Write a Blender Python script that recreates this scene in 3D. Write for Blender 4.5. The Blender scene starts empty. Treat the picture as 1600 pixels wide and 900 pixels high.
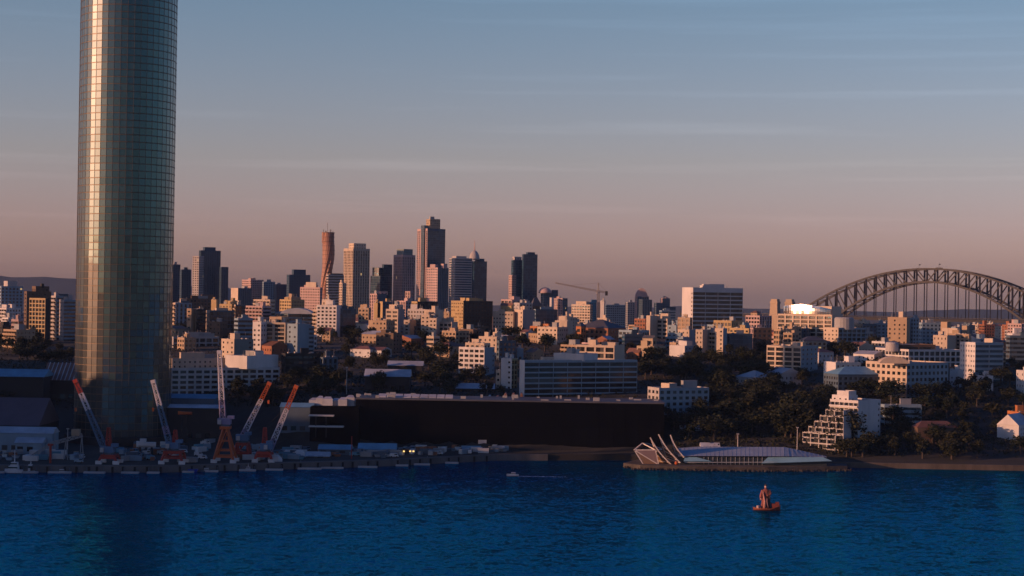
import bpy, bmesh, math, random
from mathutils import Vector, Matrix, Euler
R = math.radians
scene = bpy.context.scene
col = scene.collection
rng = random.Random(11)

# ------------------------------------------------------------------ camera
CAM_H, F = 90.0, 2600.0
PITCH, ROLL = 0.22, 0.9
cam = bpy.data.objects.new('camera', bpy.data.cameras.new('camera'))
col.objects.link(cam)
cam.data.sensor_width = 36.0
cam.data.lens = 36.0 * F / 1600.0
cam.data.clip_start = 1.0
cam.data.clip_end = 60000.0
CM = Matrix.Rotation(R(90 + PITCH), 3, 'X') @ Matrix.Rotation(R(ROLL), 3, 'Z')
cam.matrix_world = Matrix.Translation((0, 0, CAM_H)) @ CM.to_4x4()
scene.camera = cam

# ------------------------------------------------------------------ sky and sun
SUN_LEFT, SUN_EL = 70.0, 9.0            # degrees left of straight behind the camera, elevation
sx, sy = -math.sin(R(SUN_LEFT)), -math.cos(R(SUN_LEFT))
world = bpy.data.worlds.new('World'); scene.world = world; world.use_nodes = True
nt = world.node_tree; N = nt.nodes; L = nt.links
bg = N['Background']
sky = N.new('ShaderNodeTexSky'); sky.sky_type = 'NISHITA'; sky.sun_disc = False
sky.sun_elevation = R(SUN_EL); sky.sun_rotation = math.atan2(sx, sy)
sky.altitude = 50; sky.air_density = 1.0; sky.dust_density = 1.0; sky.ozone_density = 2.0
# even evening tint by height above the horizon, the same all the way round
tc = N.new('ShaderNodeTexCoord'); sep = N.new('ShaderNodeSeparateXYZ')
L.new(tc.outputs['Generated'], sep.inputs[0])
ramp = N.new('ShaderNodeValToRGB'); cr = ramp.color_ramp
cr.elements[0].position = 0.0; cr.elements[0].color = (0.80, 0.55, 0.84, 1)
cr.elements[1].position = 1.0; cr.elements[1].color = (0.04, 0.22, 0.62, 1)
for p, c in ((0.042, (0.77, 0.515, 0.73, 1)), (0.08, (0.745, 0.54, 0.64, 1)), (0.118, (0.69, 0.555, 0.65, 1)), (0.175, (0.585, 0.565, 0.65, 1)), (0.32, (0.20, 0.36, 0.62, 1)), (0.55, (0.08, 0.26, 0.60, 1))):
    e = cr.elements.new(p); e.color = c
L.new(sep.outputs['Z'], ramp.inputs[0])
# thin streaky high cloud
mp = N.new('ShaderNodeMapping'); mp.inputs['Scale'].default_value = (1.6, 1.6, 46.0)
nz = N.new('ShaderNodeTexNoise'); nz.inputs['Scale'].default_value = 2.4; nz.inputs['Detail'].default_value = 5
L.new(tc.outputs['Generated'], mp.inputs[0]); L.new(mp.outputs[0], nz.inputs[0])
cl = N.new('ShaderNodeMapRange'); cl.inputs[1].default_value = 0.56; cl.inputs[2].default_value = 0.8
cl.inputs[3].default_value = 1.0; cl.inputs[4].default_value = 1.14
L.new(nz.outputs[0], cl.inputs[0])
mul = N.new('ShaderNodeMixRGB'); mul.blend_type = 'MULTIPLY'; mul.inputs[0].default_value = 1.0
L.new(sky.outputs[0], mul.inputs[1]); L.new(ramp.outputs[0], mul.inputs[2])
mul2 = N.new('ShaderNodeVectorMath'); mul2.operation = 'SCALE'
L.new(mul.outputs[0], mul2.inputs[0]); L.new(cl.outputs[0], mul2.inputs['Scale'])
L.new(mul2.outputs[0], bg.inputs[0])
bg.inputs[1].default_value = 0.14

sun = bpy.data.objects.new('sun', bpy.data.lights.new('sun', 'SUN')); col.objects.link(sun)
sun.data.energy = 3.6; sun.data.angle = R(0.5); sun.data.color = (1.0, 0.49, 0.27)
ce = math.cos(R(SUN_EL))
sun.rotation_euler = Vector((sx * ce, sy * ce, math.sin(R(SUN_EL)))).to_track_quat('Z', 'Y').to_euler()
sun.location = (-500, -300, 400)

scene.view_settings.view_transform = 'Standard'
scene.view_settings.look = 'None'
scene.view_settings.gamma = 1.0
scene.view_settings.use_curve_mapping = False
scene.view_settings.exposure = 0.5

# ------------------------------------------------------------------ pixel helpers
def ray(px, py):
    return CM @ Vector((px - 800.0, 450.0 - py, -F))
def at(px, py, Y):
    d = ray(px, py); t = Y / d.y
    return Vector((d.x * t, Y, CAM_H + d.z * t))
def onz(px, py, z):
    d = ray(px, py); t = (z - CAM_H) / d.z
    return Vector((d.x * t, d.y * t, z))
def ppm(Y): return F / Y

# ------------------------------------------------------------------ materials
MATS = {}
def new_mat(name):
    m = bpy.data.materials.new(name); m.use_nodes = True
    return m, m.node_tree.nodes, m.node_tree.links, m.node_tree.nodes['Principled BSDF']
def plain(name, c, rough=0.7, metal=0.0, var=0.18, scale=0.12, spec=0.4, streak=True):
    if name in MATS: return MATS[name]
    m, n, l, b = new_mat(name)
    b.inputs['Roughness'].default_value = rough; b.inputs['Metallic'].default_value = metal
    b.inputs['Specular IOR Level'].default_value = spec
    g = n.new('ShaderNodeNewGeometry')
    mp = n.new('ShaderNodeMapping'); mp.inputs['Scale'].default_value = (1, 1, 0.25 if streak else 1)
    nz = n.new('ShaderNodeTexNoise'); nz.inputs['Scale'].default_value = scale; nz.inputs['Detail'].default_value = 6
    nz.inputs['Roughness'].default_value = 0.65
    l.new(g.outputs['Position'], mp.inputs[0]); l.new(mp.outputs[0], nz.inputs[0])
    mr = n.new('ShaderNodeMapRange'); mr.inputs[1].default_value = 0.3; mr.inputs[2].default_value = 0.7
    mr.inputs[3].default_value = 1 - var; mr.inputs[4].default_value = 1 + var * 0.6
    l.new(nz.outputs[0], mr.inputs[0])
    oi = n.new('ShaderNodeObjectInfo')
    m2 = n.new('ShaderNodeMapRange'); m2.inputs[3].default_value = 0.93; m2.inputs[4].default_value = 1.06
    l.new(oi.outputs['Random'], m2.inputs[0])
    mm = n.new('ShaderNodeMath'); mm.operation = 'MULTIPLY'
    l.new(mr.outputs[0], mm.inputs[0]); l.new(m2.outputs[0], mm.inputs[1])
    v = n.new('ShaderNodeVectorMath'); v.operation = 'SCALE'; v.inputs[0].default_value = c[:3]
    l.new(mm.outputs[0], v.inputs['Scale']); l.new(v.outputs[0], b.inputs['Base Color'])
    MATS[name] = m
    return m
WALL = {
 'white': (0.54, 0.51, 0.49), 'cream': (0.47, 0.375, 0.285), 'pale': (0.38, 0.35, 0.335), 'tan': (0.34, 0.24, 0.155),
 'gold': (0.38, 0.27, 0.13), 'brick': (0.26, 0.10, 0.05), 'orange': (0.42, 0.15, 0.05), 'brown': (0.12, 0.075, 0.05),
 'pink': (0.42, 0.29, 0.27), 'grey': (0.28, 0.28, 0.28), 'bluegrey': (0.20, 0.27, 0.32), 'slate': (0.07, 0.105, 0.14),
 'navy': (0.028, 0.06, 0.10), 'greygreen': (0.16, 0.19, 0.18), 'black': (0.008, 0.008, 0.009), 'dark': (0.022, 0.020, 0.020),
 'teal': (0.10, 0.24, 0.30), 'stone': (0.36, 0.27, 0.18)}
def W(k): return plain('wall_' + k, WALL[k], 0.75)
def roof_mat(k): return plain('roof_' + k, {'grey': (0.16, 0.15, 0.15), 'tile': (0.16, 0.075, 0.05), 'slate': (0.07, 0.07, 0.08),
    'metal': (0.36, 0.38, 0.41), 'light': (0.42, 0.42, 0.44), 'blue': (0.12, 0.26, 0.36), 'rust': (0.20, 0.10, 0.07)}[k], 0.6, var=0.3, streak=False)
def glass(name, dark, light, rough=0.12, lit=0.985, spec=0.6, metal=0.0):
    if name in MATS: return MATS[name]
    m, n, l, b = new_mat(name)
    a = n.new('ShaderNodeAttribute'); a.attribute_name = 'rnd'
    r = n.new('ShaderNodeValToRGB'); r.color_ramp.elements[0].color = (*dark, 1); r.color_ramp.elements[1].color = (*light, 1)
    r.color_ramp.elements[0].position = 0.35
    l.new(a.outputs['Fac'], r.inputs[0]); l.new(r.outputs[0], b.inputs['Base Color'])
    b.inputs['Roughness'].default_value = rough; b.inputs['Specular IOR Level'].default_value = spec
    b.inputs['Metallic'].default_value = metal
    gt = n.new('ShaderNodeMath'); gt.operation = 'GREATER_THAN'; gt.inputs[1].default_value = lit
    l.new(a.outputs['Fac'], gt.inputs[0])
    st = n.new('ShaderNodeMath'); st.operation = 'MULTIPLY'; st.inputs[1].default_value = 0.35
    l.new(gt.outputs[0], st.inputs[0]); l.new(st.outputs[0], b.inputs['Emission Strength'])
    b.inputs['Emission Color'].default_value = (1.0, 0.62, 0.25, 1)
    MATS[name] = m
    return m
G_STD = glass('window_glass', (0.012, 0.014, 0.016), (0.075, 0.075, 0.075), lit=0.996)
G_BLUE = glass('blue_glass', (0.012, 0.035, 0.06), (0.03, 0.08, 0.12), rough=0.15, lit=2)
G_BROWN = glass('bronze_glass', (0.03, 0.018, 0.012), (0.09, 0.05, 0.03), rough=0.2, lit=2)

# ------------------------------------------------------------------ mesh helpers
class MB:
    def __init__(s): s.v = []; s.f = []; s.r = None
    def quad(s, a, b, c, d):
        i = len(s.v); s.v += [a, b, c, d]; s.f.append((i, i + 1, i + 2, i + 3))
    def poly(s, pts):
        i = len(s.v); s.v += list(pts); s.f.append(tuple(range(i, i + len(pts))))
    def hexa(s, b, t):                      # bottom ring (4), top ring (4), both counter-clockwise from above
        i = len(s.v); s.v += list(b) + list(t)
        s.f += [(i + 3, i + 2, i + 1, i), (i + 4, i + 5, i + 6, i + 7)]
        for k in range(4):
            j = (k + 1) % 4; s.f.append((i + k, i + j, i + 4 + j, i + 4 + k))
    def box(s, c, ux, uy, uz, hx, hy, hz):
        P = []
        for dz in (-hz, hz):
            for dx, dy in ((-hx, -hy), (hx, -hy), (hx, hy), (-hx, hy)):
                P.append(c + ux * dx + uy * dy + uz * dz)
        s.hexa(P[:4], P[4:])
    def abox(s, x0, x1, y0, y1, z0, z1):
        V = Vector
        s.hexa([V((x0, y0, z0)), V((x1, y0, z0)), V((x1, y1, z0)), V((x0, y1, z0))],
               [V((x0, y0, z1)), V((x1, y0, z1)), V((x1, y1, z1)), V((x0, y1, z1))])
    def beam(s, p, q, w, h=None):
        p = Vector(p); q = Vector(q); h = h or w
        z = (q - p); ln = z.length
        if ln < 1e-6: return
        z.normalize()
        x = z.cross(Vector((0, 0, 1)))
        if x.length < 1e-3: x = Vector((1, 0, 0))
        x.normalize(); y = z.cross(x)
        s.box((p + q) / 2, x, y, z, w / 2, h / 2, ln / 2)
    def prism(s, pts, z0, z1):
        n = len(pts); i = len(s.v)
        s.v += [Vector((p[0], p[1], z0)) for p in pts] + [Vector((p[0], p[1], z1)) for p in pts]
        s.f.append(tuple(range(i + n, i + 2 * n))); s.f.append(tuple(range(i + n - 1, i - 1, -1)))
        for k in range(n):
            j = (k + 1) % n; s.f.append((i + k, i + j, i + n + j, i + n + k))
    def rings(s, rr, cap=True):
        n = len(rr[0]); i = len(s.v)
        for r in rr: s.v += list(r)
        for a in range(len(rr) - 1):
            for k in range(n):
                j = (k + 1) % n
                s.f.append((i + a * n + k, i + a * n + j, i + (a + 1) * n + j, i + (a + 1) * n + k))
        if cap:
            s.f.append(tuple(range(i + n - 1, i - 1, -1)))
            e = i + (len(rr) - 1) * n; s.f.append(tuple(range(e, e + n)))
    def tube(s, path, radii, n=8):
        rr = []
        for k, p in enumerate(path):
            a = path[max(0, k - 1)]; b = path[min(len(path) - 1, k + 1)]
            z = (Vector(b) - Vector(a)).normalized()
            x = z.cross(Vector((0.3, 1, 0.1))).normalized(); y = z.cross(x)
            rr.append([Vector(p) + (x * math.cos(2 * math.pi * q / n) + y * math.sin(2 * math.pi * q / n)) * radii[k] for q in range(n)])
        s.rings(rr)
    def build(s, name, m, parent=None, rnd=None, smooth=False, stuff=False):
        me = bpy.data.meshes.new(name)
        off = parent_origin(parent) if parent is not None else Vector((0, 0, 0))
        me.from_pydata([(p[0] - off.x, p[1] - off.y, p[2] - off.z) for p in s.v], [], s.f)
        if rnd:
            at_ = me.attributes.new('rnd', 'FLOAT', 'FACE'); at_.data.foreach_set('value', rnd)
        if smooth: me.polygons.foreach_set('use_smooth', [True] * len(me.polygons))
        me.materials.append(m); me.update()
        o = bpy.data.objects.new(name, me); col.objects.link(o)
        if parent is not None: o.parent = parent
        if stuff: o['kind'] = 'stuff'
        return o
def parent_origin(p):
    v = Vector(p.location)
    while p.parent is not None:
        p = p.parent; v = v + Vector(p.location)
    return v
def empty(name, loc): 
    o = bpy.data.objects.new(name, None); col.objects.link(o); o.location = loc; o.empty_display_size = 1
    return o
def tag(o, label, cat, group=None):
    o['label'] = label; o['category'] = cat
    if group: o['group'] = group
    return o
def copy_tree(o, parent=None):
    c = o.copy(); col.objects.link(c); c.parent = parent
    for ch in o.children: copy_tree(ch, c)
    return c
V3 = Vector

# ------------------------------------------------------------------ terrain
SHORE = [(-1500, 800), (0, 806), (250, 815), (440, 838), (600, 860), (780, 900), (985, 912), (1100, 905), (1300, 893), (1600, 890), (3000, 890)]
def lerp_tab(t, x):
    if x <= t[0][0]: return t[0][1]
    for (a, va), (b, vb) in zip(t, t[1:]):
        if x <= b: return va + (vb - va) * (x - a) / (b - a)
    return t[-1][1]
FAR = [(2000, 46), (2600, 30), (3200, 12), (5000, 8), (9000, 8)]
PROF = [(-400, [(800, 3.2), (945, 4), (1000, 22), (1060, 34), (1200, 46), (1400, 52)] + FAR),
        (60, [(800, 3.2), (945, 4.5), (1000, 22), (1060, 34), (1200, 46), (1400, 53)] + FAR),
        (280, [(800, 3.2), (945, 5), (1000, 24), (1060, 36), (1200, 47), (1400, 55), (1700, 56)] + FAR),
        (480, [(830, 3.2), (905, 4), (960, 26), (1050, 36), (1200, 47), (1400, 56), (1700, 57)] + FAR),
        (600, [(860, 3.2), (926, 4), (962, 27), (1050, 33), (1150, 44), (1300, 54), (1500, 57)] + FAR),
        (1000, [(905, 3.2), (926, 4), (962, 26), (1050, 33), (1150, 44), (1300, 53), (1500, 57)] + FAR),
        (1120, [(900, 3), (912, 5), (950, 15), (1000, 27), (1060, 36), (1150, 45), (1300, 52), (1500, 55)] + FAR),
        (1300, [(890, 2.5), (902, 4), (950, 14), (1000, 26), (1060, 36), (1150, 45), (1300, 51), (1500, 53), (2000, 40), (2500, 14), (3200, 6), (9000, 6)]),
        (1700, [(890, 2.5), (902, 4), (950, 13), (1000, 24), (1060, 34), (1150, 43), (1300, 48), (1500, 50), (1900, 36), (2300, 10), (3200, 6), (9000, 6)])]
def terrain(X, Y):
    u = 800 + F * X / Y
    if u <= PROF[0][0]: z = lerp_tab(PROF[0][1], Y)
    elif u >= PROF[-1][0]: z = lerp_tab(PROF[-1][1], Y)
    else:
        for (a, pa), (b, pb) in zip(PROF, PROF[1:]):
            if u <= b:
                k = (u - a) / (b - a); z = lerp_tab(pa, Y) * (1 - k) + lerp_tab(pb, Y) * k; break
    return z
def hit(px, py):
    d = ray(px, py); d = d / d.y
    Y = lerp_tab(SHORE, px)
    while Y < 4000:
        z = CAM_H + d.z * Y
        if z <= terrain(d.x * Y, Y): return V3((d.x * Y, Y, terrain(d.x * Y, Y)))
        Y += 4
    return V3((d.x * Y, Y, 0))
def make_terrain():
    us = [-1500 + 30 * i for i in range(151)]
    ts = [0, 0.001, 0.01] + [0.02 + 0.012 * i for i in range(60)] + [0.76 + 0.05 * i for i in range(45)] + [3.5, 4.5, 6, 8.5]
    v = []; f = []
    for j, t in enumerate(ts):
        for u in us:
            Y0 = lerp_tab(SHORE, u); Y = Y0 * (1 + t); X = (u - 800) / F * Y
            z = -3.0 if j == 0 else terrain(X, Y)
            if j > 4: z += 0.5 * math.sin(X * 0.07) * math.cos(Y * 0.09)
            v.append((X, Y, z))
    n = len(us)
    for j in range(len(ts) - 1):
        for i in range(n - 1):
            f.append((j * n + i, j * n + i + 1, (j + 1) * n + i + 1, (j + 1) * n + i))
    me = bpy.data.meshes.new('ground'); me.from_pydata(v, [], f); me.update()
    m, nn, l, b = new_mat('ground_earth')
    g = nn.new('ShaderNodeNewGeometry'); nz = nn.new('ShaderNodeTexNoise'); nz.inputs['Scale'].default_value = 0.03; nz.inputs['Detail'].default_value = 8
    l.new(g.outputs['Position'], nz.inputs[0])
    r = nn.new('ShaderNodeValToRGB'); r.color_ramp.elements[0].color = (0.010, 0.011, 0.008, 1); r.color_ramp.elements[1].color = (0.032, 0.028, 0.024, 1)
    r.color_ramp.elements[0].position = 0.35; r.color_ramp.elements[1].position = 0.65
    l.new(nz.outputs[0], r.inputs[0]); l.new(r.outputs[0], b.inputs['Base Color']); b.inputs['Roughness'].default_value = 0.95
    me.materials.append(m)
    o = bpy.data.objects.new('ground', me); col.objects.link(o); o['kind'] = 'structure'
make_terrain()

def make_water():
    mb = MB(); mb.quad(V3((-6500, -300, 0)), V3((6500, -300, 0)), V3((6500, 10500, 0)), V3((-6500, 10500, 0)))
    m = bpy.data.materials.new('harbour_water'); m.use_nodes = True; n = m.node_tree.nodes; l = m.node_tree.links; n.clear()
    out = n.new('ShaderNodeOutputMaterial'); mix = n.new('ShaderNodeMixShader'); df = n.new('ShaderNodeBsdfDiffuse'); gl = n.new('ShaderNodeBsdfGlossy'); fr = n.new('ShaderNodeFresnel')
    df.inputs[0].default_value = (0.0, 0.044, 0.112, 1); gl.inputs['Color'].default_value = (0.01, 0.44, 0.80, 1); gl.inputs['Roughness'].default_value = 0.12; fr.inputs[0].default_value = 1.25
    g = n.new('ShaderNodeNewGeometry'); prev = None
    # wave slopes: wind patches, chop and ripples added to the surface normal
    for sc, sq, amp in ((0.03, 0.4, 0.05), (0.24, 0.7, 0.20), (0.8, 0.8, 0.30)):
        mp = n.new('ShaderNodeMapping'); mp.inputs['Scale'].default_value = (sq, 1, 1); mp.inputs['Rotation'].default_value = (0, 0, R(9))
        nz = n.new('ShaderNodeTexNoise'); nz.inputs['Scale'].default_value = sc; nz.inputs['Detail'].default_value = 3; nz.inputs['Roughness'].default_value = 0.6
        l.new(g.outputs['Position'], mp.inputs[0]); l.new(mp.outputs[0], nz.inputs['Vector'])
        ma = n.new('ShaderNodeVectorMath'); ma.operation = 'MULTIPLY_ADD'; ma.inputs[1].default_value = (amp * 2, amp * 2, 0); ma.inputs[2].default_value = (-amp, -amp, 0)
        l.new(nz.outputs['Color'], ma.inputs[0]); ad = n.new('ShaderNodeVectorMath'); l.new(ma.outputs[0], ad.inputs[0])
        if prev: l.new(prev.outputs[0], ad.inputs[1])
        else: ad.inputs[1].default_value = (0, 0, 1)
        prev = ad
    nm = n.new('ShaderNodeVectorMath'); nm.operation = 'NORMALIZE'; l.new(prev.outputs[0], nm.inputs[0])
    for q in (df, gl, fr): l.new(nm.outputs[0], q.inputs['Normal'])
    l.new(fr.outputs[0], mix.inputs[0]); l.new(df.outputs[0], mix.inputs[1]); l.new(gl.outputs[0], mix.inputs[2]); l.new(mix.outputs[0], out.inputs[0])
    o = mb.build('water', m); o['kind'] = 'structure'
make_water()

def make_hills():
    mb = MB()
    for (Y, hs, x0, x1, seed) in ((8200, 1.0, -3600, 400, 1), (9300, 1.25, -4200, 4200, 5)):
        r = random.Random(seed); n = 90; ph = [r.uniform(0, 6) for _ in range(5)]
        top = []
        for i in range(n + 1):
            X = x0 + (x1 - x0) * i / n
            h = 60 + hs * 55 * (0.5 + 0.5 * math.sin(X * 0.0011 + ph[0])) + 22 * math.sin(X * 0.0031 + ph[1]) + 9 * math.sin(X * 0.009 + ph[2]) + 4 * math.sin(X * 0.023 + ph[3])
            h = h * (0.85 if X < -1500 else 0.45) + max(0, (-X - 1500) / 2400) * 70
            e = min(1, min(i, n - i) / 8.0); top.append((X, max(4, h * e)))
        for (X, h), (X2, h2) in zip(top, top[1:]):
            mb.quad(V3((X, Y - 500, 2)), V3((X2, Y - 500, 2)), V3((X2, Y, h2)), V3((X, Y, h)))
            mb.quad(V3((X, Y, h)), V3((X2, Y, h2)), V3((X2, Y + 500, 2)), V3((X, Y + 500, 2)))
    o = mb.build('hills', plain('hill_bush', (0.05, 0.055, 0.05), 0.95), smooth=True); o['kind'] = 'structure'
make_hills()

# added unseen hill left of frame, shaped to keep low sun off quay
def shade_hill_z(X, Y):
    hx = max(0.0, 1 - abs(X + 660) / 230.0); hx = hx * hx * (3 - 2 * hx)
    if Y < 560: hy = max(0, (Y - 380) / 180)
    elif Y > 960: hy = max(0, 1 - (Y - 960) / 200)
    else: hy = 1
    hy = hy * hy * (3 - 2 * hy)
    return -6 + 114 * hx * hy + 3 * math.sin(X * 0.05) * math.cos(Y * 0.04)
def make_shade_hill():
    mb = MB(); nx, ny = 30, 44; P = [[V3((-900 + 16.5 * i, 370 + 18.5 * j, shade_hill_z(-900 + 16.5 * i, 370 + 18.5 * j))) for i in range(nx)] for j in range(ny)]
    for j in range(ny - 1):
        for i in range(nx - 1): mb.quad(P[j][i], P[j][i + 1], P[j + 1][i + 1], P[j + 1][i])
    o = mb.build('shade_hill', bpy.data.materials['ground_earth']); o['kind'] = 'structure'
make_shade_hill()

# ------------------------------------------------------------------ buildings
STY = {'grid': (0.58, 0.52, 0.3), 'wide': (0.74, 0.56, 0.35), 'band': (0.965, 0.5, 0.35), 'pier': (0.52, 0.84, 0.45), 'balc': (0.9, 0.62, 1.5),
       'glass': (0.92, 0.88, 0.12), 'sparse': (0.32, 0.42, 0.25), 'tiny': (0.45, 0.4, 0.2), 'frame': (0.82, 0.72, 0.8), 'ribbon': (0.975, 0.70, 0.5), 'terrace': (0.9, 0.74, 1.6)}
def facade(Wm, G, Gr, O, u, n, width, z0, z1, st, sh, bw, top=1.0, bal=None, indiv=None):
    up = V3((0, 0, 1))
    def P(a, z, r=0.0): 
        p = O + u * a - n * r; return V3((p.x, p.y, z))
    if st == 'blank' or z1 - z0 < 2.2 or width < 1.5:
        Wm.quad(P(0, z0), P(width, z0), P(width, z1), P(0, z1)); return
    if st == 'edge':                                     # one column of small windows near the far end
        nx, wx, wz, rec = max(2, round(width / bw)), 0.4, 0.4, 0.25
    else:
        wx, wz, rec = STY[st]
        nx = max(1, round(width / (bw * (3.2 if st in ('band', 'ribbon') else 1.0))))
    nz_ = max(1, round((z1 - top - z0) / sh)); sh_ = (z1 - top - z0) / nz_; cw = width / nx
    zs = z0
    for k in range(nz_):
        zb = z0 + k * sh_ + sh_ * (1 - wz) * 0.55; zt = zb + sh_ * wz
        Wm.quad(P(0, zs), P(width, zs), P(width, zb), P(0, zb))
        xs = 0.0
        for i in range(nx):
            if st == 'edge' and i != nx - 1: continue
            if st in ('sparse', 'tiny') and rng.random() < 0.12: continue
            a = i * cw + cw * (1 - wx) / 2; b = a + cw * wx
            Wm.quad(P(xs, zb), P(a, zb), P(a, zt), P(xs, zt)); xs = b
            Wm.quad(P(a, zb), P(b, zb), P(b, zb, rec), P(a, zb, rec))
            Wm.quad(P(a, zt, rec), P(b, zt, rec), P(b, zt), P(a, zt))
            Wm.quad(P(a, zb), P(a, zb, rec), P(a, zt, rec), P(a, zt))
            Wm.quad(P(b, zb, rec), P(b, zb), P(b, zt), P(b, zt, rec))
            if indiv is not None: indiv.append((P(a, zb, rec), P(b, zb, rec), P(b, zt, rec), P(a, zt, rec), n))
            else:
                m = max(1, min(4, int((b - a) / 2.6))) if st in ('band', 'ribbon', 'balc', 'wide', 'frame') else 1
                for q in range(m):
                    c0 = a + (b - a) * q / m; c1 = a + (b - a) * (q + 1) / m
                    G.quad(P(c0, zb, rec), P(c1, zb, rec), P(c1, zt, rec), P(c0, zt, rec)); Gr.append(rng.random())
        Wm.quad(P(xs, zb), P(width, zb), P(width, zt), P(xs, zt))
        zs = zt
        if bal is not None and st == 'balc':
            bal.append((O, u, n, width, z0 + k * sh_, sh_))
    Wm.quad(P(0, zs), P(width, zs), P(width, z1), P(0, z1))

def plan(v):
    d = v['d']; x0, xs, x1 = v['x']; yt = v['yt']
    beta = v.get('beta')
    if beta is None: beta = min(68, max(33, math.degrees(math.atan2(max(x1 - xs, 0.5), max(xs - x0, 0.5)))))
    C = at(xs, yt, d); th = math.atan2(C.x, C.y); b = R(beta)
    c = V3((-math.sin(th), -math.cos(th), 0)); l = V3((-math.cos(th), math.sin(th), 0))
    nL = c * math.cos(b) + l * math.sin(b); nR = c * math.sin(b) - l * math.cos(b)
    def run(px, dr, default):
        q = at(px, yt, d); u = q.x / q.y; den = dr.x - u * dr.y
        t = (u * C.y - C.x) / den
        return t if t > 1.0 else default
    wl = run(x0, -nR, v.get('wl', 14)); wr = run(x1, -nL, v.get('wr', 14))
    wl = v.get('wl', wl); wr = v.get('wr', wr)
    c0 = V3((C.x, C.y, 0)); cl = c0 - nR * wl; crr = c0 - nL * wr; cb = cl - nL * wr
    z1 = C.z
    if 'yb' in v: z0 = at(xs, v['yb'], d).z - 0.3
    else: z0 = min(terrain(p.x, p.y) for p in (c0, cl, crr, cb)) - 1.0
    return dict(c0=c0, cl=cl, cr=crr, cb=cb, nL=nL, nR=nR, wl=wl, wr=wr, z0=z0, z1=z1)
def bl(p, q, k): return p + (q - p) * k
def volume(root, v, r):
    p = plan(v); m = W(v.get('m', 'cream')); g = {'std': G_STD, 'blue': G_BLUE, 'brown': G_BROWN}[v.get('g', 'std')]
    sL = v.get('L', 'grid'); sR = v.get('R', sL); sh = v.get('sh', 3.2); bw = v.get('bw', 3.4)
    W1, G, Gr = MB(), MB(), []; bal = []; ind = [] if v.get('ind') else None
    W2 = MB() if v.get('mR') else W1  # own right-wall colour
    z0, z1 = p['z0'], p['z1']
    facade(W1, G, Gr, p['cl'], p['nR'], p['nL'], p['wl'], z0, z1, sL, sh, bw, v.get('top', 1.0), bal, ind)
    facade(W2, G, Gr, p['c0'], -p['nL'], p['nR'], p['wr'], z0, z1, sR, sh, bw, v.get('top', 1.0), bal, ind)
    facade(W1, G, Gr, p['cr'], -p['nR'], -p['nL'], p['wl'], z0, z1, 'blank', sh, bw)
    facade(W2, G, Gr, p['cb'], p['nL'], -p['nR'], p['wr'], z0, z1, 'sparse' if z1 - z0 < 30 and v.get('bk') else 'blank', sh, bw)
    ring = [p['cl'], p['c0'], p['cr'], p['cb']]
    cen = (p['cl'] + p['cr']) / 2
    kind = v.get('roof', 'flat')
    Rf = MB()
    if kind == 'flat':
        t = min(0.4, 0.1 * min(p['wl'], p['wr'])); inn = []
        for q in ring:
            dd = cen - q; inn.append(q + dd.normalized() * t * 1.4)
        zr = z1 - 0.75
        for i in range(4):
            j = (i + 1) % 4
            a, b_, c_, d_ = ring[i], ring[j], inn[j], inn[i]
            W1.quad(V3((a.x, a.y, z1)), V3((b_.x, b_.y, z1)), V3((c_.x, c_.y, z1)), V3((d_.x, d_.y, z1)))
            W1.quad(V3((d_.x, d_.y, z1)), V3((c_.x, c_.y, z1)), V3((c_.x, c_.y, zr)), V3((d_.x, d_.y, zr)))
        Rf.poly([V3((q.x, q.y, zr)) for q in inn])
    elif kind in ('hip', 'gable', 'hipR'):
        rh = v.get('rh', 4.0); ov = 0.6
        e = [q + (q - cen).normalized() * ov for q in ring]
        e = [V3((q.x, q.y, z1 + 0.02)) for q in e]
        # ridge along the longer side
        if p['wl'] >= p['wr']: ends = ((e[0], e[3]), (e[1], e[2])); seq = (0, 1, 2, 3)
        else: ends = ((e[1], e[0]), (e[2], e[3])); seq = (1, 2, 3, 0)
        k = 0.0 if kind == 'gable' else min(0.45, 0.5 * min(p['wl'], p['wr']) / max(p['wl'], p['wr']))
        A = (ends[0][0] + ends[0][1]) / 2; B = (ends[1][0] + ends[1][1]) / 2
        r0 = bl(A, B, k) + V3((0, 0, rh)); r1 = bl(B, A, k) + V3((0, 0, rh))
        s = [e[i] for i in seq]
        Rf.quad(s[0], s[1], r1, r0); Rf.quad(s[2], s[3], r0, r1)
        Tg = Rf if kind != 'gable' else W1
        Tg.poly([s[1], s[2], r1]); Tg.poly([s[3], s[0], r0])
        Rf.poly([s[3], s[2], s[1], s[0]])
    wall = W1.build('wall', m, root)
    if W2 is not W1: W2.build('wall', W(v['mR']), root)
    if G.f: G.build('window_panes', g, root, rnd=Gr, stuff=True)
    if ind:
        for (a, b_, c_, d_, n_) in ind:
            q = MB(); o4 = n_ * 0.06
            q.hexa([a + o4, b_ + o4, b_, a], [d_ + o4, c_ + o4, c_, d_])
            q.build('window', g, root, rnd=[rng.random() * 0.9] * 6)
    if Rf.f: Rf.build('roof', roof_mat(v.get('rm', 'grey')), root)
    # balconies, one slab with its parapet for every storey
    for (O, u, n_, w_, z, s_) in bal:
        B = MB(); c = O + u * (w_ / 2) + n_ * 0.5
        B.box(V3((c.x, c.y, z + 0.12)), u, n_, V3((0, 0, 1)), w_ / 2 - 0.05, 0.52, 0.12)
        c2 = O + u * (w_ / 2) + n_ * 0.97
        B.box(V3((c2.x, c2.y, z + 0.6)), u, n_, V3((0, 0, 1)), w_ / 2 - 0.06, 0.06, 0.5)
        B.build('balcony', m, root)
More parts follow.
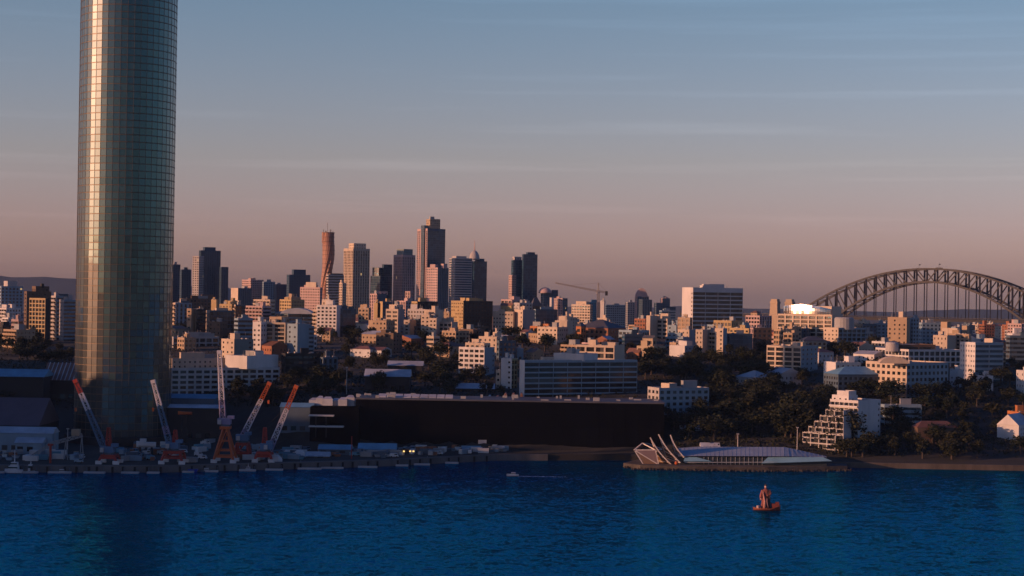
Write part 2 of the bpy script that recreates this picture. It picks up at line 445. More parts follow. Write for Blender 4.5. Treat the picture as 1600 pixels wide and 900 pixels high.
    # roof plant
    if kind == 'flat' and v.get('plant', True):
        zr = z1 - 0.8; nn = v.get('np', r.choice((1, 1, 2)))
        for k in range(nn):
            a, b_ = r.uniform(0.25, 0.75), r.uniform(0.3, 0.75)
            c = p['c0'] + (p['cl'] - p['c0']) * a + (p['cr'] - p['c0']) * b_
            hw, hd = p['wl'] * r.uniform(0.09, 0.2), p['wr'] * r.uniform(0.09, 0.2); h = r.uniform(1.2, 2.2) * v.get('ph', 1)
            B = MB(); B.box(V3((c.x, c.y, zr + h)), p['nR'], p['nL'], V3((0, 0, 1)), hw, hd, h)
            B.box(V3((c.x, c.y, zr + 2 * h + 0.12)), p['nR'], p['nL'], V3((0, 0, 1)), hw + 0.2, hd + 0.2, 0.12)
            B.build('plant_room', m if r.random() < 0.7 else W('grey'), root)
        B = MB()
        for k in range(r.randint(3, 7)):
            a, b_ = r.uniform(0.12, 0.88), r.uniform(0.12, 0.88)
            c = p['c0'] + (p['cl'] - p['c0']) * a + (p['cr'] - p['c0']) * b_
            h = r.uniform(0.3, 0.8); w_ = r.uniform(0.3, 0.9)
            B.box(V3((c.x, c.y, zr + h)), p['nR'], p['nL'], V3((0, 0, 1)), w_, w_, h)
            if r.random() < 0.35: B.beam(V3((c.x, c.y, zr)), V3((c.x, c.y, zr + r.uniform(3, 6))), 0.16)
        B.build('roof_vents', W('pale'), root, stuff=True)
    return p
ROOTS = {}
def building(name, label, vols, cat='building', group=None):
    vols = [vols] if isinstance(vols, dict) else vols
    p = plan(vols[0]); c = (p['cl'] + p['cr']) / 2
    root = empty(name, (c.x, c.y, p['z0'])); tag(root, label, cat, group)
    r = random.Random(hash_str(label))
    for v in vols: volume(root, v, r)
    return root
def hash_str(s):
    h = 7
    for ch in s: h = (h * 31 + ord(ch)) % 1000003
    return h
def B(x0, xs, x1, yt, d, m='cream', Ls='grid', Rs=None, **k):
    v = dict(x=(x0, xs, x1), yt=yt, d=d, m=m, L=Ls); v['R'] = Rs or Ls; v.update(k); return v
# ------------------------------------------------------------------ far skyline
SKY = 'high-rise towers on the far skyline'
def T(name, label, *vols): return building(name, label, list(vols), 'skyscraper', SKY)
K = dict(plant=False)
T('office_tower', 'dark navy stepped tower just right of the big round glass tower', B(281,284,299,421,2350,'navy','grid',g='blue'), B(266,270,282,413,2380,'navy','grid',g='blue'))
T('office_tower', 'broad navy tower with stepped crown and pale left slab, left end of skyline',
  B(301,311,312,400,2300,'pale','grid','grid',wr=14,beta=30,**K), B(311,314,345,391,2310,'navy','pier','pier',g='blue',**K), B(317,320,337,386,2315,'navy','blank',yb=393,**K),
  B(343,346,357,417,2300,'navy','pier',g='blue',**K))
T('office_block', 'pale grey flat office block low on the skyline with long roof', B(378,392,412,437,2450,'pink','grid','grid'), B(410,412,430,440,2440,'bluegrey','grid',g='blue'))
T('office_block', 'blue gridded mid-rise with cream left end below the pale skyline block', B(361,372,393,450,2150,'cream','blank','pier',mR='slate',g='blue'))
T('office_tower', 'dark navy cube tower with flared flat cap', B(448,452,485,429,2250,'navy','grid',g='blue',**K), B(456,459,478,421,2255,'navy','blank',yb=430,**K))
T('hotel_block', 'pale pink gridded hotel with stepped top below the navy cube tower', B(469,500,504,449,2000,'pink','grid'), B(478,494,496,441,2003,'cream','blank',yb=450,**K))
T('office_block', 'white banded office block beside the twisted tower', B(510,513,537,429,2150,'pale','band','band',sh=3.6,bw=8,**K), B(513,516,536,427,2153,'brown','blank',yb=432,**K))
T('office_tower', 'cream tower with strong vertical ribs and small stepped crown', B(537,552,578,388,2250,'cream','pier','pier',sh=3.8,bw=3.6,top=3,**K), B(545,553,572,380,2258,'cream','sparse',yb=389,**K))
T('office_tower', 'short dark glass tower with stepped greenish top between two ribbed towers', B(579,594,613,431,2300,'slate','glass',g='blue',**K), B(582,592,600,418,2310,'greygreen','glass',yb=432,g='blue',**K), B(597,600,613,413,2312,'navy','glass',yb=432,g='blue',**K))
T('office_tower', 'pink ribbed tower with dark green crown left of the tallest tower', B(615,629,649,398,2280,'pink','pier','pier',sh=3.8,bw=3.2,top=3,**K), B(620,631,645,389,2286,'greygreen','sparse',yb=399,**K))
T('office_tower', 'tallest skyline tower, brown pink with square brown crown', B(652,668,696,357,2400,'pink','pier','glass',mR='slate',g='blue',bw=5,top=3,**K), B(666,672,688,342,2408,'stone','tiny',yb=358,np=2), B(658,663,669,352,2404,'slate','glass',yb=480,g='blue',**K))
T('apartment_tower', 'pink gridded tower in front of the tallest tower', B(667,684,701,418,2150,'pink','grid','pier',mR='slate',g='blue',sh=3.4,bw=3.2,**K), B(672,680,684,413,2153,'pink','blank',yb=419,**K), B(689,693,699,412,2156,'pink','blank',yb=419,**K))
T('office_tower', 'silver banded tower with rounded sunlit left edge', B(702,711,738,403,2320,'pale','band','band',sh=3.4,bw=6,g='blue',**K), B(706,713,729,400,2326,'pale','blank',yb=404,**K))
dome = T('office_tower', 'dark teal tower with domed cap and needle spire', B(736,741,761,408,2360,'navy','glass','glass',g='blue',**K), B(742,746,757,404,2364,'slate','blank',yb=409,**K))
def dome_cap(root, px, yb, yt, d, rad, m, mast=None):
    mb = MB(); c = at(px, yb, d); H = at(px, yt, d).z - c.z; rr = []
    for k in range(9):
        a = k / 8 * math.pi / 2
        rr.append([V3((c.x + math.cos(q * math.pi / 8) * rad * max(0.04, math.cos(a)), c.y + 10 + math.sin(q * math.pi / 8) * rad * max(0.04, math.cos(a)), c.z + H * math.sin(a))) for q in range(16)])
    mb.rings(rr); mb.build('dome', m, root, smooth=True)
    if mast:
        mb = MB(); t = at(px, mast, d); mb.rings([[V3((c.x + math.cos(q) * w, c.y + 10 + math.sin(q) * w, z)) for q in (0, 1.57, 3.14, 4.71)] for z, w in ((c.z + H * 0.9, 0.9), ((c.z + H + t.z) / 2, 0.6), (t.z, 0.2))])
        mb.build('spire', W('pink'), root)
dome_cap(dome, 741, 406, 391, 2350, 7.5, W('pale'), 375)
T('office_tower', 'dark slab tower pair standing alone right of the main cluster', B(799,802,818,406,2250,'slate','glass','glass',g='blue',**K), B(816,818,840,397,2240,'navy','glass','glass',g='blue',sh=3.6,**K), B(822,825,836,394,2244,'navy','blank',yb=398,**K), B(795,800,802,430,2245,'pink','grid',wr=12,beta=40,**K), B(801,804,815,401,2256,'pale','sparse',yb=407,**K))
dm = T('office_tower', 'dark tower with pink dome low on the skyline right of the slab pair', B(845,849,869,458,2200,'slate','grid',g='blue',**K), B(862,864,872,453,2206,'navy','grid',g='blue',**K))
dome_cap(dm, 852, 458, 449, 2195, 9, W('pink'))
T('office_tower', 'pink grid tower with white corner stripe beside the pink domed tower', B(859,862,864,465,2050,'white','blank','blank',wr=6,beta=30,**K), B(863,879,887,466,2055,'pink','grid','grid',mR='slate',bw=3))
T('apartment_block', 'cream gridded block with stepped top under the tower crane', B(893,922,926,476,1850,'cream','wide'), B(900,916,921,471,1855,'cream','blank',yb=477,**K))
T('office_block', 'hazy blue block behind the tower crane mast', B(914,918,942,472,2500,'teal','grid',g='blue'))  # teal wall carries the blue of distance haze in its colour
T('office_block', 'wide hazy blue gridded block right of the tower crane mast', B(944,947,977,476,2350,'bluegrey','wide',g='blue'))  # blue grey wall likewise holds painted haze
T('office_block', 'plain grey mid-rise left of the arched twin tower', B(977,981,992,472,2500,'grey','grid',g='blue'))
arch = T('office_tower', 'twin tower with tall arched top right of the tower crane', B(998,1004,1019,468,2380,'slate','pier',g='blue',**K), B(992,996,1014,463,2420,'pink','pier',mR='slate',g='blue',**K))
def arched(root, x0, x1, yb, yt, d, m, dep=14):
    mb = MB(); a = at(x0, yb, d); b = at(x1, yb, d); H = at(x0, yt, d).z - a.z; n = 12; pts = []
    for k in range(n + 1):
        t = k / n; pts.append((a.x + (b.x - a.x) * t, a.z + H * math.sin(math.pi * t) ** 0.6))
    fr = [V3((x, d + 4, z)) for x, z in pts]; bk = [V3((x, d + 4 + dep, z)) for x, z in pts]
    mb.poly(fr[::-1]); mb.poly(bk)
    for k in range(n): mb.quad(fr[k], fr[k + 1], bk[k + 1], bk[k])
    mb.build('arched_top', m, root)
arched(arch, 993, 1013, 464, 450, 2418, W('pink'))
T('office_block', 'stepped slate block with pale cap left of the white office slab', B(1022,1026,1038,473,2450,'slate','grid',g='blue',**K), B(1032,1035,1047,466,2456,'pink','grid',mR='slate',g='blue'), B(1044,1046,1056,479,2452,'slate','grid',g='blue',**K))
T('office_block', 'low teal block with pale rooftop box before the stepped slate block', B(1030,1034,1056,485,2100,'bluegrey','band',g='blue',np=2))
T('office_block', 'small dark block on the skyline left of the navy cube tower', B(428,432,449,444,2350,'navy','grid',g='blue'))
T('office_block', 'pale slim block tucked between banded office and ribbed cream tower', B(530,535,541,442,2120,'cream','grid'))

# twisted tower
def twisted():
    c = at(508, 480, 2300); z1 = at(508, 364, 2300).z; z0 = terrain(c.x, c.y) - 1
    root = empty('twisted_tower', (c.x, c.y, z0)); tag(root, 'slender reddish twisted tower with drum head and thin mast', 'skyscraper', SKY)
    mb = MB(); fl = MB(); n = 20; rr = []
    S = 44
    for k in range(S + 1):
        t = k / S; z = z0 + (z1 - z0) * t
        ox = 1.2 * math.sin(t * 9.5 + 0.6) + 3.0 * t; w = 6.6 + 0.7 * math.sin(t * 9.5)
        if t > 0.9: w = 7.4; ox = 2.6
        tw = t * 2.6
        rr.append([V3((c.x + ox + math.cos(q * 2 * math.pi / n + tw) * w * (1.15 if q % 5 else 0.92), c.y + math.sin(q * 2 * math.pi / n + tw) * w * (1.15 if q % 5 else 0.92), z)) for q in range(n)])
        if k % 2 == 0 and k:
            e = [V3((c.x + ox + math.cos(q * 2 * math.pi / n + tw) * w * 1.22, c.y + math.sin(q * 2 * math.pi / n + tw) * w * 1.22, z)) for q in range(n)]
            fl.rings([e, [p + V3((0, 0, 0.9)) for p in e]])
    mb.rings(rr); mb.build('shaft', plain('wall_rust', (0.30, 0.15, 0.10), 0.6), root)
    fl.build('floor_slabs', plain('wall_rust_dark', (0.20, 0.11, 0.08), 0.6), root, stuff=True)
    q = MB(); q.beam(V3((c.x + 1.5, c.y, z1)), V3((c.x + 1.5, c.y, at(507, 348, 2300).z)), 0.7); q.build('mast', W('pale'), root)
    q = MB()
    for a in range(6):
        an = a * 1.05; p = V3((c.x + 2.6 + 6.5 * math.cos(an), c.y + 6.5 * math.sin(an), z1 - 1)); q.beam(p, p + V3((0, 0, 4 + 2 * (a % 2))), 0.6)
    q.build('crown_fins', W('brown'), root, stuff=True)
twisted()

# ------------------------------------------------------------------ ridge and slope buildings
MID = 'mid-rise buildings on the ridge'
def M(name, label, *vols, cat='building'): return building(name, label, list(vols), cat, MID)
# far left
M('apartment_tower', 'blue grey tower with white lower floors at the left edge', B(-14,2,36,447,1500,'bluegrey','grid','grid',sh=3.1,**K), B(6,12,27,439,1506,'pale','blank',yb=448,**K), B(-10,10,33,481,1480,'white','balc','grid',sh=3.1))
M('apartment_tower', 'tall golden lit apartment slab with dark stepped crown near the left edge', B(46,71,78,466,1240,'gold','frame','blank',mR='dark',sh=3.0,bw=3.6,beta=50,**K), B(38,42,80,455,1262,'brown','tiny','tiny',sh=3.0,**K), B(50,56,77,447,1268,'brown','sparse',yb=457,**K), B(63,65,69,443,1270,'dark','blank',yb=449,**K))  # dark right face is shade put into the wall colour
M('apartment_tower', 'blue shaded apartment tower with sunlit edge strips beside the golden slab', B(79,87,99,462,1290,'pale','balc','band',mR='bluegrey',sh=3.0), B(93,100,120,468,1275,'pale','tiny','band',mR='bluegrey',sh=3.0), B(86,89,108,459,1298,'slate','grid',yb=470,**K))  # pale left strips and blue grey right walls paint in sun and shade
M('apartment_block', 'dark low block below the blue tower at the left edge', B(-12,4,34,508,1330,'dark','band','band'))
M('apartment_block', 'small pale block at the left shoulder of the round glass tower', B(110,116,130,484,1500,'cream','grid'))
# between round tower and white apartments
M('apartment_block', 'white and blue block with lit edge just right of the round tower', B(268,274,300,473,1400,'cream','balc','pier',mR='bluegrey'), B(279,283,296,470,1406,'slate','sparse',yb=478,**K))
M('apartment_block', 'tan twin-fin block with dark recess right of the round tower', B(292,299,300,482,1330,'tan','tiny','blank',wr=12,beta=30,**K), B(300,302,304,485,1334,'dark','blank',wr=10,beta=30,**K), B(303,307,322,483,1332,'tan','blank','band',mR='dark'))
M('office_block', 'dark glass office block with one column of sunlit bays', B(321,328,366,485,1340,'cream','tiny','glass',mR='slate',bw=3.2))
M('apartment_tower', 'thin yellow tower tip behind the dark glass office', B(330,338,341,468,1480,'gold','blank'))
M('apartment_block', 'yellow stepped apartment block above the dark glass office', B(343,362,366,475,1450,'gold','tiny'), B(352,364,374,470,1456,'gold','sparse'), B(362,368,384,476,1448,'cream','balc','glass',mR='slate'))
M('apartment_block', 'dark brown block under the navy skyline tower', B(282,286,340,466,1600,'brown','grid','grid',np=3))
M('apartment_block', 'pink block with open balcony bands left of the white apartments', B(384,410,424,478,1400,'pink','balc','band'), B(396,422,430,468,1425,'cream','balc','band'))
M('apartment_block', 'low blue banded block at the foot of the pink balcony block', B(366,372,395,497,1300,'bluegrey','band','band'))
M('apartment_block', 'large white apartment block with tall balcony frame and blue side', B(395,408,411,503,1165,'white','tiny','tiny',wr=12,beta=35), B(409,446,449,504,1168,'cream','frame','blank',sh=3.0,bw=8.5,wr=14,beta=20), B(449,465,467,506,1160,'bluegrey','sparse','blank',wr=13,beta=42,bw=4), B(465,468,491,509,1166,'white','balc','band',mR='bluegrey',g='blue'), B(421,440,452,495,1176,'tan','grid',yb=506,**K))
M('car_park', 'open grey car park with long white deck bands beside the round tower', B(266,271,342,526,1215,'pale','blank','frame',sh=3.4,bw=5.4,np=3,beta=62))
M('apartment_block', 'cream block with plain grey green side wall above the white office', B(346,366,396,530,1120,'cream','sparse','edge',mR='greygreen',bw=5))
M('office_block', 'white gridded dockside office with square windows behind the cranes', B(266,268,437,575,1000,'white','blank','wide',sh=3.35,bw=4.9,ind=True,beta=74,wl=20,np=0,**K), B(267,269,356,560,1012,'cream','tiny','sparse',yb=576,beta=70,wl=14,np=3), B(352,386,435,556,1016,'white','blank','blank',yb=576,beta=40,np=2))
M('office_block', 'dark banded office block right of the white gridded office', B(440,446,502,552,1040,'dark','band','band',sh=3.2,beta=66), B(500,505,528,558,1046,'slate','pier','pier',beta=60))
M('apartment_block', 'white lit balcony block with blue shaded wing above the dark trees', B(495,526,528,477,1330,'white','grid','blank',wr=12,beta=25,sh=3.0), B(489,497,500,484,1338,'cream','balc','blank',wr=10,beta=40), B(526,529,556,482,1336,'slate','band','glass',g='blue'), B(503,516,520,468,1342,'cream','sparse',yb=478))  # slate wing: the shaded side put into the wall colour
M('apartment_block', 'low golden brown stepped block on the ridge left of centre', B(437,455,476,468,1600,'gold','grid','grid'), B(446,455,470,464,1606,'tan','sparse',yb=470))
M('hall', 'wide low hall with pale curved roof behind the white apartment block', B(430,450,492,489,1400,'bluegrey','band','band',rm='blue',roof='hip',rh=3))
M('apartment_block', 'small tan block with square windows right of the blue shaded wing', B(560,576,580,481,1450,'tan','grid'), B(563,573,576,476,1453,'tan','blank',yb=482,**K))
M('apartment_block', 'pink and brown slab with lit left edge under the short glass tower', B(578,589,604,459,1750,'pink','pier','blank',mR='slate'), B(585,590,606,455,1755,'pink','sparse',yb=460,**K))
M('apartment_block', 'twin narrow golden fin block with dark gap', B(584,590,593,473,1550,'gold','blank','blank',mR='dark'), B(593,598,618,471,1546,'gold','blank','grid',mR='slate'))
M('apartment_block', 'cream block with lit louvred face left of the cream complex', B(603,622,632,483,1400,'cream','wide','blank',mR='grey',bw=8), B(608,620,630,476,1410,'cream','sparse',yb=484))
M('office_block', 'pale pink many-windowed block behind the cream complex', B(620,634,654,470,1700,'pink','pier','grid',mR='grey',np=3), B(633,641,646,455,1710,'pink','pier',yb=472,**K))
M('apartment_block', 'brown dark mid-rise behind the cream complex beside the brown tower', B(643,652,684,471,1620,'gold','grid','grid',mR='dark'))
M('apartment_block', 'cream apartment complex with tall central tower and low wings', B(631,640,643,500,1335,'cream','tiny','blank',wr=14,beta=25,sh=3), B(640,658,660,498,1345,'slate','frame','blank',wr=14,beta=20,bw=5), B(637,664,668,483,1350,'pale','grid','grid',sh=3,bw=2.6), B(658,671,673,492,1330,'cream','tiny','blank',wr=14,beta=25,sh=3), B(663,680,684,484,1340,'cream','edge','blank',wr=14,beta=30,sh=3), B(671,682,684,497,1328,'cream','tiny','blank',wr=14,beta=22), B(680,706,708,503,1332,'cream','wide','blank',wr=14,beta=20,sh=3,bw=3.4))
M('apartment_block', 'small cream block with blue base between complex and brown tower', B(690,702,706,487,1440,'tan','sparse','grid',np=2), B(679,684,692,490,1450,'bluegrey','grid'))
M('apartment_tower', 'broad dark brown tower with golden left face', B(705,724,770,470,1390,'gold','tiny','grid',mR='dark',g='brown',sh=3.0,bw=3.0,np=3,beta=58))  # gold left wall: sunlight put into the colour of a dark brown tower
M('hospital_block', 'cream block with rows of small windows and yellow gable on its roof', B(770,802,806,487,1400,'cream','tiny','blank',sh=3.6,bw=2.6,beta=22,wr=16), B(803,817,836,484,1396,'cream','edge','blank',mR='grey',sh=3.6,bw=4.5), B(782,799,803,478,1406,'gold','blank',yb=488,roof='gable',rh=2.4,rm='rust'))
M('apartment_block', 'pink flat block behind the cream block with yellow gable', B(783,800,820,468,1650,'pink','frame','sparse',bw=6,np=3), B(803,812,832,473,1600,'pale','sparse','grid',np=3))
M('office_block', 'blue shaded office block right of the cream small-windowed block', B(834,837,871,483,1500,'bluegrey','band','glass',mR='slate',g='blue',np=2))
M('office_block', 'dark pyramid-roofed block on the ridge left of the pink domed tower', B(828,832,846,478,1700,'brown','grid',roof='hip',rh=9,rm='slate'))
M('apartment_block', 'cream stepped block with tall centre slot below the tower crane', B(867,886,889,501,1380,'cream','blank','blank',wr=12,beta=25), B(873,884,886,494,1386,'cream','blank','blank',wr=10,beta=25))
M('brick_building', 'orange brick building with white sills right of the cream block', B(828,858,866,510,1330,'orange','wide','grid',sh=3.6), B(849,857,860,506,1334,'orange','blank',yb=512,**K))
M('mansion', 'large red brick mansion with wide slate hipped roof', B(900,950,978,513,1290,'brick','grid','grid',sh=4.0,bw=4.2,roof='hip',rh=6.5,rm='slate',beta=32), B(900,908,911,510,1284,'orange','grid','grid',sh=4,wr=7,beta=32,roof='hip',rh=3,rm='slate'))
M('pavilion', 'small white turret pavilion behind the brick mansion roof', B(933,948,952,497,1420,'cream','sparse',rm='light'), B(938,944,946,470,1440,'pale','blank'))
M('apartment_block', 'low cream building with a strip of dark windows on the wooded slope', B(611,646,655,533,1240,'cream','tiny','blank',mR='bluegrey',bw=2.6,sh=3.6,beta=22), B(614,622,624,530,1243,'cream','blank',yb=534,**K))
M('apartment_block', 'white five-storey apartments with blue end wall among dark trees', B(717,757,773,543,1080,'white','wide','edge',mR='bluegrey',sh=3.0,bw=3.6,beta=28), B(727,757,766,536,1086,'cream','grid',yb=545,sh=3))  # blue grey end wall: shade put into the colour
M('apartment_block', 'cream flat-roofed block with dark wing behind the white five-storey apartments', B(748,776,782,526,1180,'cream','sparse'), B(776,780,806,532,1150,'slate','grid','grid'), B(770,776,783,519,1190,'cream','blank'))
M('apartment_block', 'small pale blue white box left of the slim white block', B(804,808,818,544,1160,'white','blank','sparse',mR='bluegrey'))
M('apartment_block', 'slim white block with bronze glazed side left of the long blue office', B(783,800,809,560,1030,'white','edge','frame',mR='gold',g='brown',sh=3.2,bw=4.2), B(775,782,785,578,1036,'cream','tiny','blank',wr=10))
M('office_block', 'long shaded blue office slab with ribbon windows above the black wall', B(812,820,996,563,990,'white','blank','ribbon',mR='bluegrey',sh=3.3,bw=3.0,beta=64,ind=True,**K), B(865,912,934,553,1006,'white','blank','blank',yb=564,beta=30,np=2), B(845,849,866,558,1004,'cream','sparse',yb=564,**K))  # blue grey front is the unlit side's shade, put into the wall colour
M('apartment_block', 'cream framed block with big square bays behind the long blue office', B(900,960,976,540,1090,'cream','frame','blank',sh=4.4,bw=7,beta=22,np=1), B(920,931,934,531,1096,'cream','blank',yb=541,**K))
# right of centre
M('office_block', 'tall white office slab with dark ribbon windows standing above the ridge', B(1066,1083,1161,449,1600,'white','edge','ribbon',sh=4.0,bw=4.2,beta=60,top=4,g='brown',np=3), )
M('apartment_block', 'cream block with dark window rows left of the white office slab', B(1010,1043,1047,498,1400,'cream','wide','blank',sh=3.2,bw=5), B(1010,1016,1018,493,1396,'cream','blank',wr=12,beta=30), B(1032,1044,1048,490,1410,'cream','blank',yb=500,**K))
M('apartment_block', 'tan brown crowned cream tower block below the white office slab', B(1059,1077,1086,515,1290,'cream','sparse','blank',mR='bluegrey',sh=3.2), B(1059,1078,1082,496,1296,'tan','grid',yb=517,g='brown'))
M('apartment_block', 'pale pink apartments with recessed balconies below the white office slab', B(1087,1098,1100,515,1195,'cream','sparse','blank',wr=14,beta=25), B(1099,1118,1120,517,1202,'cream','balc','blank',wr=14,beta=22), B(1117,1130,1136,513,1196,'cream','edge','blank',mR='bluegrey',beta=26))
M('apartment_block', 'golden apartments with round arched loggia under the white office slab', B(1115,1143,1160,501,1290,'gold','wide','sparse',sh=4), B(1140,1170,1176,513,1250,'gold','grid','grid'))
M('apartment_block', 'dark glazed block in shade left of the balcony apartments', B(1134,1140,1176,521,1210,'slate','grid','glass',g='blue'), B(1172,1177,1206,512,1230,'pink','pier','grid',mR='brown',sh=3.1))
M('apartment_block', 'pink block with hipped turrets left of the stone pylons', B(1165,1187,1206,493,1500,'pink','wide','pier'), B(1173,1183,1188,489,1506,'tan','sparse',yb=494,roof='hip',rh=2,rm='tile'))
M('brick_building', 'old tan stone building with central gable right of the long blue office', B(995,1022,1040,541,1150,'stone','grid','grid',sh=4,bw=4.2), B(1004,1020,1026,529,1156,'stone','grid','grid',sh=4,roof='gable',rh=2.2,rm='slate'))
M('apartment_block', 'white low block with flat roof below the tan crowned tower', B(1046,1070,1092,540,1190,'white','blank','sparse',mR='bluegrey',np=2))
M('apartment_block', 'dark blue banded low block left of the old tan stone building', B(972,976,1006,522,1240,'slate','band','band',g='blue'))
M('apartment_block', 'white balcony apartments with six open storeys above the right-hand trees', B(1198,1252,1278,541,1100,'cream','frame','sparse',mR='bluegrey',sh=3.0,bw=6.2,beta=24), B(1238,1246,1251,535,1106,'cream','blank',yb=543,**K))
M('apartment_block', 'tan block with big windows below the sun-glinting building', B(1209,1224,1246,514,1240,'tan','wide','sparse',sh=3.4), B(1224,1238,1248,520,1226,'tan','wide'))
M('apartment_block', 'dark tiled-roof block between balcony apartments and palms', B(1246,1256,1292,532,1220,'slate','band','grid',roof='hip',rh=3,rm='slate'))
M('apartment_block', 'cream and blue block with grey drum on its roof below the bridge arch', B(1287,1310,1353,512,1270,'cream','sparse','frame',mR='bluegrey',sh=3.3,bw=4.4,beta=52))
M('apartment_block', 'stepped tan block in front of the bridge deck left end', B(1332,1348,1370,506,1450,'tan','sparse','grid',mR='slate'), B(1340,1352,1360,502,1456,'cream','grid',yb=508))
M('apartment_tower', 'golden cube apartments with square roof box below the bridge', B(1387,1417,1422,496,1370,'tan','sparse','blank',sh=3.4,bw=4,beta=22,np=0), B(1404,1411,1413,487,1376,'cream','blank',yb=497,**K), B(1419,1427,1436,496,1380,'bluegrey','grid','grid'))
M('office_block', 'blue shaded block below the bridge hangers', B(1436,1441,1472,504,1480,'bluegrey','grid','grid',g='blue'))
M('apartment_block', 'low blue block left of the golden cube apartments', B(1366,1371,1390,505,1460,'bluegrey','band','grid',g='blue'))
M('apartment_block', 'cream L-shaped block with two roof boxes under the bridge deck', B(1458,1480,1484,524,1290,'cream','sparse','blank',wr=14,beta=28), B(1480,1514,1518,522,1300,'tan','grid','blank',beta=22), B(1472,1496,1500,513,1310,'cream','blank',yb=525,**K), B(1470,1480,1486,503,1330,'tan','blank',**K), B(1503,1511,1515,509,1316,'tan','blank',yb=524,**K))
M('apartment_block', 'white and blue banded apartments on the right with white roof box', B(1500,1524,1568,535,1085,'white','sparse','band',mR='bluegrey',sh=3.1,bw=3,beta=55,np=0,g='blue'), B(1538,1551,1553,529,1092,'cream','blank',yb=537,**K))
M('apartment_block', 'wide low white block with brown fascia and round tank in front of the banded apartments', B(1368,1420,1502,546,1150,'white','frame','frame',sh=3.4,bw=4.2,beta=56,np=3), B(1386,1410,1462,538,1162,'brown','band','band',yb=547,**K))
M('hotel', 'cream waterfront hotel with curved gable and blue grey right wing', B(1353,1417,1482,567,1020,'cream','grid','grid',mR='bluegrey',sh=3.6,bw=4.0,beta=40))
M('terrace_building', 'long teal roofed building with dormers left of the cream hotel', B(1287,1310,1396,585,1030,'slate','grid','grid',sh=3.6,bw=3.4,rm='blue',roof='hip',rh=4.5,beta=62), B(1287,1306,1345,566,1046,'white','blank','sparse',mR='bluegrey'))
M('apartment_block', 'pale office with few windows at the right end of the black wall', B(1012,1030,1108,606,958,'pale','grid','grid',mR='bluegrey',sh=3.6,bw=4.2,beta=62,np=1), B(1033,1046,1058,599,962,'cream','blank','blank',mR='grey',yb=607,**K))
M('apartment_block', 'dark banded block with pale roof edge at the right edge of the frame', B(1572,1578,1625,524,1180,'slate','band','band'), B(1574,1582,1612,521,1186,'white','frame',yb=530))
M('apartment_block', 'small white houses block near the right edge above the trees', B(1588,1600,1625,579,1050,'white','sparse','sparse'))
M('house', 'white gabled boathouse at the right edge above the shore', B(1558,1592,1625,665,942,'white','blank','sparse',roof='gable',rh=6,rm='metal',beta=18))
M('apartment_block', 'orange lit block behind the white gabled boathouse', B(1574,1592,1625,644,962,'orange','wide','grid',sh=4))
M('low_house', 'low dark tiled house with white end among the right-hand trees', B(1424,1434,1496,668,930,'brown','sparse','sparse',roof='hip',rh=3.4,rm='tile'))
M('low_house', 'long low pavilion with pale roof line right of the stepped terrace building', B(1376,1382,1440,632,965,'bluegrey','band','band',rm='blue'))
M('house', 'pale blue roofed villa below the balcony apartments', B(1150,1180,1208,590,1040,'pale','sparse',roof='hip',rh=4,rm='metal'), B(1196,1220,1252,584,1052,'pale','sparse',roof='gable',rh=3.5,rm='metal'))
M('apartment_block', 'white house with round bay in front of the banded apartments', B(1484,1498,1505,578,1060,'white','sparse','blank'), B(1525,1536,1552,587,1050,'white','blank','sparse'))

# stepped white terrace building on the right shore
def stepped():
    vols = [B(1297,1341,1376,626,925,'white','balc','edge',sh=3.0,bw=3.4,beta=34,**K), B(1300,1326,1340,618,930,'white','sparse',yb=628,**K), B(1308,1326,1338,611,934,'white','blank',yb=620,**K)]
    for i in range(5):
        vols.append(B(1290 - 9 * i, 1318, 1322, 641 + 9.5 * i, 922 - 3 * i, 'pale', 'terrace', 'blank', sh=3.0, bw=5.0, top=0.5, beta=32, wr=8, **K))  # terraces get a greyer wall than white, shade put into the colour
    building('terraced_apartments', 'stepped white apartment building with cascading terraces on the right shore', vols)
stepped()

# building with the sun glinting in its top storey
Z1_ = V3((0, 0, 1))
def glint():
    root = M('office_block', 'building whose glazed top storey flashes with the low sun', B(1215,1300,1306,492,1400,'cream','frame','blank',sh=3.4,bw=7.5,beta=30,wr=18,**K))
    v = B(1224,1298,1303,476,1402,'cream','blank','blank',beta=30,wr=18,yb=491.5,**K); p = plan(v)
    m, n, l, b = new_mat('mirror_glass'); b.inputs['Base Color'].default_value = (0.62, 0.55, 0.48, 1); b.inputs['Metallic'].default_value = 1.0; b.inputs['Roughness'].default_value = 0.24
    z0, z1 = p['z0'] + 0.4, p['z1']; nn = 18; r = random.Random(6); k = p['nL']; u = p['nR']; cw = p['wl'] / nn
    for i in range(nn):
        top_ = z1 - 2.6 * abs((i + 0.5) / nn - 0.38) ** 1.5 * 3.0; rows = 3
        for j in range(rows):
            za = z0 + (top_ - z0) * j / rows + 0.06; zb = z0 + (top_ - z0) * (j + 1) / rows - 0.06
            off = (i - 6.5) / nn; yaw = 2.6 * off * abs(off) + r.gauss(0, 0.035); tilt = 0.075 + 0.09 * (j - 1) + r.gauss(0, 0.02)
            c = p['cl'] + u * ((i + 0.5) * cw); c = V3((c.x, c.y, (za + zb) / 2)); n_ = (k + u * yaw + Z1_ * tilt).normalized(); ux = Z1_.cross(n_).normalized(); uz = n_.cross(ux)
            q = MB(); q.box(c, ux, n_, uz, cw / 2 - 0.07, 0.08, (zb - za) / 2); q.build('window', m, root)
    q = MB(); k = p['nL']
    ring = [p['cl'] - k * 1.6, p['c0'] - k * 1.6, p['cr'], p['cb']]
    q.hexa([V3((a.x, a.y, z0 - 1.5)) for a in ring], [V3((a.x, a.y, z1 - 1.4)) for a in ring]); q.build('penthouse', W('cream'), root)
glint()

